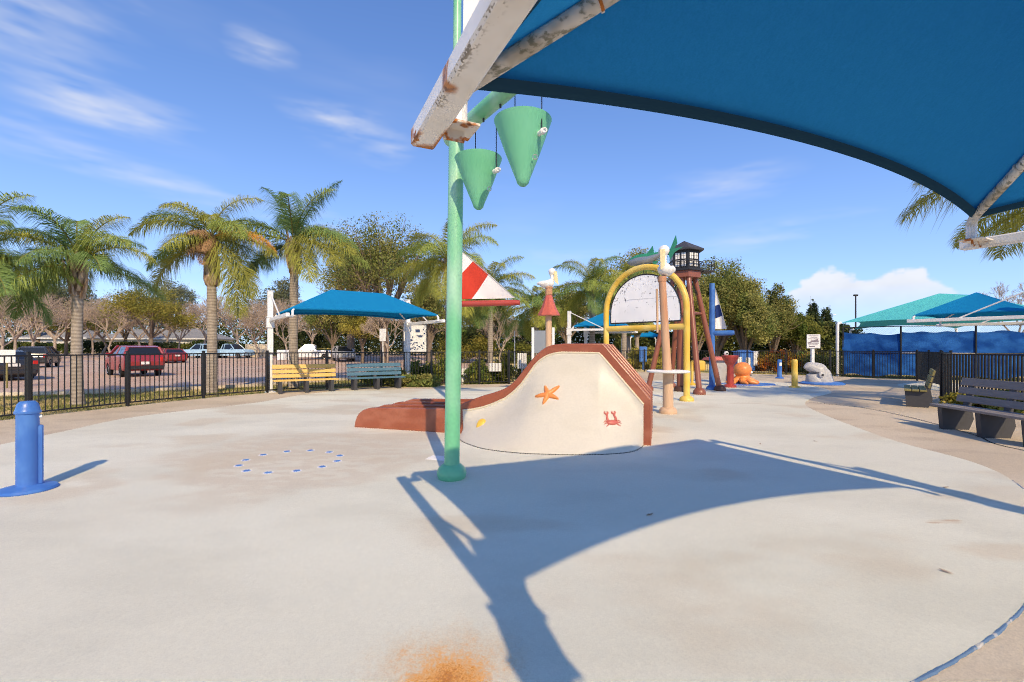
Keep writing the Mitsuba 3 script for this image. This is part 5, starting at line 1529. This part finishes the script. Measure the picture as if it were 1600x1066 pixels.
def shrub(label, px, base_px, w, h, seed, pal, n=5000, leaf=.05, d=.8, name='shrub', Y=None, group='shrubs outside the fence', shape=1.0):
    g_ = np.random.default_rng(seed)
    c = gp(px, base_px, -.05) if Y is None else at(px, 544, Y)
    c[2] = ground_z(c[0], c[1])
    k = thing(name, label, 'shrub', group)
    ncl = 40
    q = g_.uniform(-1, 1, (ncl, 3)); q[:, 2] = np.abs(q[:, 2])
    q *= (1 / np.maximum(1, np.linalg.norm(q, axis=1)))[:, None]
    cc = c + q * np.array([w / 2, d / 2, h * .9]) + (0, 0, .06)
    per = n // ncl
    pts = np.vstack([x + g_.normal(size=(per, 3)) * np.array([w, d, h]) * .085 for x in cc])
    pts[:, 2] = np.maximum(pts[:, 2], c[2] + .02)
    cols = np.vstack([pal[g_.integers(0, len(pal))] * g_.uniform(.7, 1.25, (per, 1)) for _ in cc])
    m, col = leaf_quads(pts, leaf, g_, cols, shape)
    st = [tube([c + (g_.uniform(-.15, .15) * w, g_.uniform(-.1, .1), -.05), c + (x - c) * .5 + (0, 0, .05), x], [.02, .014, .005], 4) for x in cc[:14]]
    part(k, 'stems', cat(st), 'mat_bark', kind='stuff')
    part(k, 'foliage', m, 'mat_leaf', False, color=col)
    return k


for args in (('leafy green shrub right of the white column under the map sign', 660, 602, 1.3, 1.05, 1, BUSH), ('leafy shrub hidden partly by the green pole', 690, 602, 1.2, 1.15, 2, BUSH), ('shrub just right of the green pole behind the fence', 745, 601, 1.0, 1.0, 3, BUSH),
             ('dark shrub left of the gate post', 785, 600, 1.0, .9, 4, BUSH * .6), ('yellow leaved shrub behind the blue bench', 600, 604, 2.2, .75, 5, YGREEN * .9), ('low shrub behind the yellow and blue benches', 650, 606, 1.6, .5, 6, OAK),
             ('shrub beside the board behind the slide', 830, 592, 1.4, 1.0, 7, BUSH * .8)):
    shrub(*args)
for i, (px, bp, w, h) in enumerate(((1176, 583, 1.5, 1.15), (1200, 584, 1.6, 1.30), (1222, 584.5, 1.5, 1.35), (1246, 585, 1.5, 1.25), (1265, 586, 1.2, 1.3))):
    shrub(('orange croton by the octopus', 'orange and yellow croton above the blue post', 'tall orange croton right of the slim blue post', 'yellow green croton above the yellow post', 'green croton left of the rules sign')[i], px, bp - 3.5, w, h, 20 + i, CROTON if i < 3 else np.vstack([CROTON[:3], BUSH]), 6000, .07, 1.0, 'croton_shrub', group='crotons along the far fence', shape=.6)
shrub('dark clipped shrub behind the rules sign', 1286, 585, 2.2, 1.15, 30, DARK * 1.2, 6000, .06)
shrub('yellow green shrub behind the pickets at right', 1540, 0, 1.6, .42, 31, YGREEN * .8, 5000, .05, Y=11.6)
shrub('green shrub behind the pickets at the right edge', 1600, 0, 1.6, .5, 32, BUSH, 5000, .05, Y=10.9)
shrub('yellow green bush seen under the arch', 1010, 0, 2.6, 1.7, 33, YGREEN, 5000, .08, Y=34)
shrub('yellow flowering bush left of the lighthouse leg', 1035, 0, 1.8, 1.6, 34, YGREEN * 1.2, 4000, .08, Y=33)
shrub('round olive bush far behind the green pole', 728, 0, 5.2, 3.2, 35, YGREEN * .55, 9000, .10, d=3, Y=46)
shrub('dark bush left of the slide top', 815, 0, 4.2, 2.2, 36, BUSH * .7, 8000, .10, d=2.5, Y=46)

# far hedges that close the view under the tree crowns
def hedge(label, x0, x1, Y, h, seed, pal, n, leaf=.16):
    g_ = np.random.default_rng(seed)
    a, b = at(x0, 544, Y), at(x1, 544, Y)
    t = g_.random(n)
    hh = h * (.75 + .5 * meshkit.noise(np.column_stack([t * abs(b[0] - a[0]) * .35, t * 0, t * 0 + seed])))
    pts = np.column_stack([a[0] + (b[0] - a[0]) * t, Y + g_.normal(0, .7, n), ground_z(0, Y) + hh * g_.random(n) ** .8])
    tint = pal[(meshkit.noise(np.column_stack([t * abs(b[0] - a[0]) * .5, t * 0, pts[:, 2] * .5])) * len(pal)).astype(int) % len(pal)]
    m, c = leaf_quads(pts, leaf, g_, tint * g_.uniform(.6, 1.3, (n, 1)))
    stuff('hedge', label, m, 'mat_leaf', False, c)


hedge('distant belt of trees beyond the parking lot, seen between the trunks', -330, 780, 108, 8.5, 8, np.vstack([GREYGREEN * .8, OAK * .7, DARK * 1.3]), 60000, .26)
hedge('dark hedge along the far side of the parking lot', -140, 470, 76, 1.9, 1, np.vstack([DARK, BUSH * .6]), 24000)
hedge('dense dark undergrowth behind the parked vans and signs', 420, 740, 66, 4.2, 2, DARK * 1.2, 22000)
hedge('undergrowth behind the gate and slide', 700, 1020, 62, 4.6, 3, np.vstack([DARK, BUSH * .8]), 30000)
hedge('undergrowth beneath the oaks on the right', 960, 1340, 50, 3.6, 4, np.vstack([DARK * 1.2, OAK * .7]), 26000)
hedge('scrub beyond the windscreen at right', 1300, 1800, 70, 2.4, 5, np.vstack([DARK * 1.2, OAK * .7]), 20000)

# ================================================================ parked cars
def car(name, label, px, Y, yaw, paint, kind='suv', catg='car', s=1.0):
    c = at(px, 544, Y); c[2] = float(ground_z(c[0], c[1])) + .014
    R_ = rotz(yaw)          # local +x is the car's front
    k = thing(name, label, catg, 'cars in the parking lot')
    L = lambda m: mv((np.asarray(m[0]) * s, m[1]), R_, c)
    if kind == 'suv':
        lo, wb, top, hw = 4.5, 1.32, 1.66, .90
        body = [(-2.20, .50), (-2.24, .85), (-2.14, 1.13), (1.0, 1.09), (1.9, .98), (2.18, .78), (2.22, .46), (1.9, .36), (-1.95, .38)]
        cab = [(-2.12, 1.13), (-1.92, 1.58), (-1.5, top), (.25, top - .02), (1.12, 1.09)]
    elif kind == 'sedan':
        lo, wb, top, hw = 4.6, 1.36, 1.42, .88
        body = [(-2.28, .40), (-2.32, .78), (-2.15, .96), (-1.5, .98), (1.0, .94), (2.0, .82), (2.28, .62), (2.30, .38), (1.95, .22), (-2.0, .22)]
        cab = [(-1.75, .97), (-1.05, 1.36), (-.55, top), (.2, top - .02), (1.15, .93)]
    else:
        lo, wb, top, hw = 5.4, 1.65, 1.78, .95
        body = [(-2.70, .50), (-2.70, 1.08), (1.1, 1.08), (2.35, 1.02), (2.62, .80), (2.65, .45), (2.2, .30), (-2.4, .34)]
        cab = [(-.75, 1.08), (-.62, 1.70), (-.35, top), (.45, top - .02), (1.15, 1.08)]
    m = m3.Manifold.batch_hull([m3.Manifold.sphere(.09, 12).translate((x * .965, y, z - (.05 if z > .6 else -.03))) for x, z in body for y in (-hw + .11, hw - .11)])
    bm = trimesh.creation.extrude_polygon(sg.Polygon(body).buffer(-.03).buffer(.03), 2 * hw - .06, engine='earcut')
    v = np.array(bm.vertices)[:, [0, 2, 1]]; v[:, 1] = hw - .03 - v[:, 1]
    core = m
    for x in (-wb, wb):
        core = core - m3.Manifold.cylinder(3 * hw, .37, .37, 28).rotate((90, 0, 0)).translate((x, 1.5 * hw, .33))
    if kind == 'pickup':
        core = core - m3.Manifold.cube((1.62, 2 * hw - .26, .6), True).translate((-1.72, 0, 1.12))
    me = core.to_mesh()
    part(k, 'body', L((me.vert_properties[:, :3], me.tri_verts)), paint, 30)
    z0 = cab[0][1]
    inn = lambda x, z: hw - .05 - .22 * (z - z0) / max(top - z0, .1)
    gl = hull(np.array([(x, y * inn(x, z), z) for x, z in cab for y in (-1, 1)]))
    part(k, 'windows', L(gl), 'mat_glass_dark')
    q = np.array(cab)
    rf_ = [(x, y * (inn(x, z) + .01), z + .012) for x, z in q[1:-1] for y in (-1, 1)] + [(x, y * (inn(x, z) - .02), z - .05) for x, z in q[1:-1] for y in (-1, 1)]
    part(k, 'roof', L(hull(np.array(rf_))), paint, 30)
    for a_, b_ in (((q[0]), (q[1])), (q[-2], q[-1])):
        for y in (-1, 1):
            pa, pb = np.array([a_[0], y * (inn(*a_) + .005), a_[1]]), np.array([b_[0], y * (inn(*b_) + .005), b_[1]])
            part(k, 'pillar', L(tube([pa, pb], .075 if kind == 'suv' else .05, 8)), paint)
    for y in (-1, 1):
        x_ = -.35
        part(k, 'pillar', L(tube([(x_, y * (inn(0, z0) + .005), z0), (x_, y * (inn(0, top) + .005), top - .02)], .035, 6)), paint)
    for x in (-wb, wb):
        for y in (-1, 1):
            wv = lathe([(.20, -.11), (.32, -.10), (.335, -.05), (.335, .05), (.32, .10), (.20, .11)], 24)
            RY = np.array([[1, 0, 0], [0, 0, -1], [0, 1, 0.0]])
            wk = part(k, 'wheel', L(mv(wv, RY, (x, y * (hw - .13), .335))), 'mat_tyre', 40)
            part(wk, 'rim', L(mv(lathe([(.205, -.115), (.19, -.09), (.06, -.08), (.05, -.105), (0, -.105)] if False else [(.21, .10), (.20, .118), (.15, .10), (.06, .105), (0, .11)], 16), RY if y < 0 else RY @ np.diag([1, -1, -1.0]), (x, y * (hw - .13), .335))), 'mat_chrome', 40)
    xb = body[1][0] if kind != 'pickup' else -2.70
    for y in (-1, 1):
        part(k, 'tail_light', L(cbox((.10, .20 if kind != 'pickup' else .14, .26 if kind == 'suv' else .18), (xb + .03, y * (hw - .15), .92 if kind == 'suv' else .84), .04)), 'mat_tail_light')
        part(k, 'headlight', L(cbox((.16, .32, .14), (-xb - .14, y * (hw - .24), .72), .03)), 'mat_chrome')
    part(k, 'bumper', L(cbox((.16, 2 * hw - .22, .20), (xb + .02, 0, .50 if kind == 'suv' else .42), .06)), 'mat_dark_trim' if kind != 'sedan' else paint)
    part(k, 'number_plate', L(cbox((.02, .40, .14), (xb - .055, 0, .74), .004)), 'mat_white_plastic')
    for y in (-1, 1):
        part(k, 'mirror', L(cbox((.12, .18, .13), (.85, y * (hw + .06), z0 + .08), .03)), paint)
    return k


D = lambda deg: math.radians(90 - deg)         # heading given clockwise from straight ahead of the camera
car('parked_car', 'red hatchback seen from behind past the black pickets', 209, 25.8, D(-52), 'mat_red_car', 'suv')
car('parked_car', 'red sedan parked farther off beside the red hatchback', 267, 47, D(-50), 'mat_red_car', 'sedan')
car('parked_car', 'dark sedan with red tail lights left of the shaggy palm', 62, 37, D(-34), 'mat_paint_black', 'suv')
car('parked_car', 'dark car cut off by the left edge of the picture', -2, 22.5, D(-60), 'mat_paint_black', 'sedan')
car('parked_car', 'white pickup truck beneath the left end of the blue shade', 484, 54, D(-110), 'mat_paint_white', 'pickup', 'pickup truck')
car('parked_car', 'silver car beneath the middle of the blue shade', 537, 50, D(150), 'mat_paint_silver', 'suv')
car('parked_car', 'pale blue truck half hidden by the pale palm trunk', 318, 58, D(-80), 'mat_paint_sky', 'pickup', 'pickup truck')
car('parked_car', 'pale blue van right of the pale palm trunk', 362, 58, D(100), 'mat_paint_sky', 'pickup', 'pickup truck')

db = at(509, 544, 55); db[2] = float(ground_z(db[0], db[1]))
k = thing('dumpster', 'dark green dumpster with a yellow lid between white pickup and silver car', 'dumpster')
part(k, 'bin', hull(np.array([(db[0] + x, db[1] + y, db[2] + z) for x, y, z in ((-.75, -.6, .15), (.75, -.6, .15), (.75, .6, .15), (-.75, .6, .15), (-.95, -.7, 1.15), (.95, -.7, 1.15), (.95, .7, 1.15), (-.95, .7, 1.15))])), 'mat_dumpster')
part(k, 'lid', cbox((2.0, 1.5, .12), db + (0, 0, 1.26), .03), 'mat_yellow_paint')
tw = at(401, 544, 60); tw[2] = float(ground_z(tw[0], tw[1]))
k = thing('wall', 'tan walled enclosure left of the white shade column', 'wall')
part(k, 'face', cbox((2.9, .2, 1.75), tw + (0, 0, .87), .02), 'mat_tan_wall')
part(k, 'return', cbox((.2, 2.2, 1.75), tw + (-1.35, 1.25, .87), .02), 'mat_tan_wall')
for i, (px, lab) in enumerate(((441, 'white utility cabinet right of the white shade column'), (455, 'white box beside the white pickup'))):
    c = at(px, 544, 52); c[2] = float(ground_z(c[0], c[1]))
    k = thing('utility_cabinet', lab, 'cabinet')
    part(k, 'box', cbox((.95 if i == 0 else .6, .6, 1.15), c + (0, 0, .62), .03), 'mat_paint_white')
    part(k, 'door', cbox((.40, .02, .95), c + (0, -.312, .62), .01), 'mat_white_plastic')

# ================================================================ houses far behind
def house(label, x0, x1, Y, eave_px, ridge_px, seed, wallm='mat_stucco'):
    a, b = at(x0, eave_px, Y), at(x1, eave_px, Y)
    z0 = float(ground_z(0, Y)); ze = a[2]; zr = at(x0, ridge_px, Y)[2]
    dp = 9.0
    k = thing('house', label, 'house', 'low white houses behind the trees')
    cx, w = (a[0] + b[0]) / 2, b[0] - a[0]
    part(k, 'wall', cbox((w, dp, ze - z0), (cx, Y + dp / 2, (z0 + ze) / 2), .02), wallm)
    o = .6
    v = [(a[0] - o, Y - o, ze), (b[0] + o, Y - o, ze), (b[0] + o, Y + dp + o, ze), (a[0] - o, Y + dp + o, ze), (a[0] + 4.2, Y + dp / 2, zr), (b[0] - 4.2, Y + dp / 2, zr)]
    v = np.array(v, float)
    lowv = v[:4] - (0, 0, .18)
    vv = np.vstack([v, lowv])
    f = [(0, 1, 5), (0, 5, 4), (1, 2, 5), (2, 3, 4), (2, 4, 5), (3, 0, 4)]
    for i in range(4):
        j = (i + 1) % 4
        f += [(6 + i, 6 + j, j), (6 + i, j, i)]
    f += [(6, 8, 7), (6, 9, 8)]
    rk = part(k, 'roof', (vv, np.array(f)), 'mat_shingle')
    part(rk, 'fascia', cbox((w + 2 * o + .04, .05, .2), (cx, Y - o - .03, ze - .09), .01), 'mat_white_plastic')
    g_ = np.random.default_rng(seed)
    for x in np.arange(a[0] + 2.0, b[0] - 1.5, 4.3):
        wn = part(k, 'window', cbox((1.3, .08, 1.2), (x, Y - .02, z0 + 1.6), .01), 'mat_white_plastic')
        part(wn, 'pane', cbox((1.1, .08, 1.0), (x, Y - .05, z0 + 1.6), .01), 'mat_glass_dark')


house('long low white house with a grey roof behind the dark sedan', 24, 135, 84, 528, 513, 1)
house('white house with a grey roof behind the red hatchback', 150, 320, 88, 529, 512, 2)
house('white building with a grey roof glimpsed right of the striped sail', 800, 838, 80, 535, 525, 3)

# blue and white play house beyond the far fence
pb = at(1160, 544, 31); pb[2] = float(ground_z(pb[0], pb[1]))
k = thing('play_house', 'blue and white play house behind the orange crotons', 'play house')
part(k, 'wall', cbox((1.0, 1.0, 1.25), pb + (.10, 0, .66), .03), 'mat_blue_paint')
for x_, z_ in ((-.45, .55), (.10, .50), (.62, .75)):
    part(k, 'panel', cbox((.30, .06, .62 if x_ < .6 else .95), pb + (x_, -.54, z_ + .1), .02), 'mat_white_plastic')
part(k, 'roof', hull(np.array([pb + q for q in ((-.5, -.6, 1.28), (.72, -.6, 1.28), (.72, .6, 1.28), (-.5, .6, 1.28), (-.3, 0, 1.42), (.5, 0, 1.42))])), 'mat_blue_paint')
bl = at(1005, 544, 33); bl[2] = float(ground_z(bl[0], bl[1]))
k = thing('play_figure', 'blue play panel beyond the fence under the yellow arch', 'play figure')
part(k, 'panel', cbox((.55, .15, 1.1), bl + (0, 0, 1.1), .05), 'mat_blue_paint')
part(k, 'post', tube([bl, bl + (0, 0, .7)], .06, 8), 'mat_blue_paint')

# lights on poles
lp = at(1337, 544, 62); lp[2] = float(ground_z(lp[0], lp[1]))
k = thing('light_pole', 'thin dark floodlight pole over the turquoise shade', 'light pole')
part(k, 'pole', tube([lp, (lp[0], lp[1], at(0, 461, 62)[2])], [.12, .08], 10), 'mat_slate', 40)
part(k, 'lamp', cbox((.55, .30, .22), (lp[0], lp[1], at(0, 461.5, 62)[2]), .05), 'mat_dark_trim')
sp = at(1294, 544, 75); sp[2] = float(ground_z(sp[0], sp[1]))
k = thing('street_lamp', 'street lamp with a curved arm over the dark evergreens', 'street lamp')
zt_ = at(0, 492, 75)[2]
part(k, 'pole', tube([sp, (sp[0], sp[1], zt_ - .6), (sp[0] + .25, sp[1], zt_ - .15), (sp[0] + .8, sp[1], zt_)], [.08, .06, .05, .04], 8), 'mat_slate', 40)
part(k, 'lamp', cbox((.55, .22, .12), (sp[0] + 1.0, sp[1], zt_), .04), 'mat_white_metal')
pl_ = at(804, 544, 30)
k = thing('thin_post', 'thin grey post left of the white posts behind the slide', 'post')
part(k, 'pole', tube([(pl_[0], pl_[1], -.05), (pl_[0], pl_[1], at(0, 519, 30)[2])], .035, 8), 'mat_white_metal')
part(k, 'cap', lathe([(.05, 0), (.05, .03), (0, .05)], 10, (pl_[0], pl_[1], at(0, 519, 30)[2])), 'mat_white_metal')

# fallen leaves on the pad
for i, (px, py, a, lab) in enumerate(((1015, 805, .4, 'small dry leaf lying in the canopy shadow'), (1478, 894, 2.1, 'small dry leaf lying near the tan stain at right'), (1188, 694, 1.0, 'tiny dry leaf on the sunlit pad right of the slide'), (1274, 690, 2.6, 'tiny dry leaf on the pad nearer the grey bench'), (1478, 762, .2, 'tiny dry leaf beside the shadow of the right column'))):
    c = gp(px, py, .014)
    s_ = (.040, .036, .036, .036, .036)[i]
    v = np.array([(-1, 0, 0), (-.4, .28, .12), (.4, .30, .10), (1, 0, .25), (.4, -.3, .14), (-.4, -.28, .1), (0, 0, .02)]) * s_
    f = [(0, 6, 1), (1, 6, 2), (2, 6, 3), (3, 6, 4), (4, 6, 5), (5, 6, 0)]
    k = single('dry_leaf', thick(mv((v, np.array(f)), rotz(a), c + (0, 0, .003)), .002), 'mat_palm_boot', lab, 'leaf', 'dry leaves on the pad')
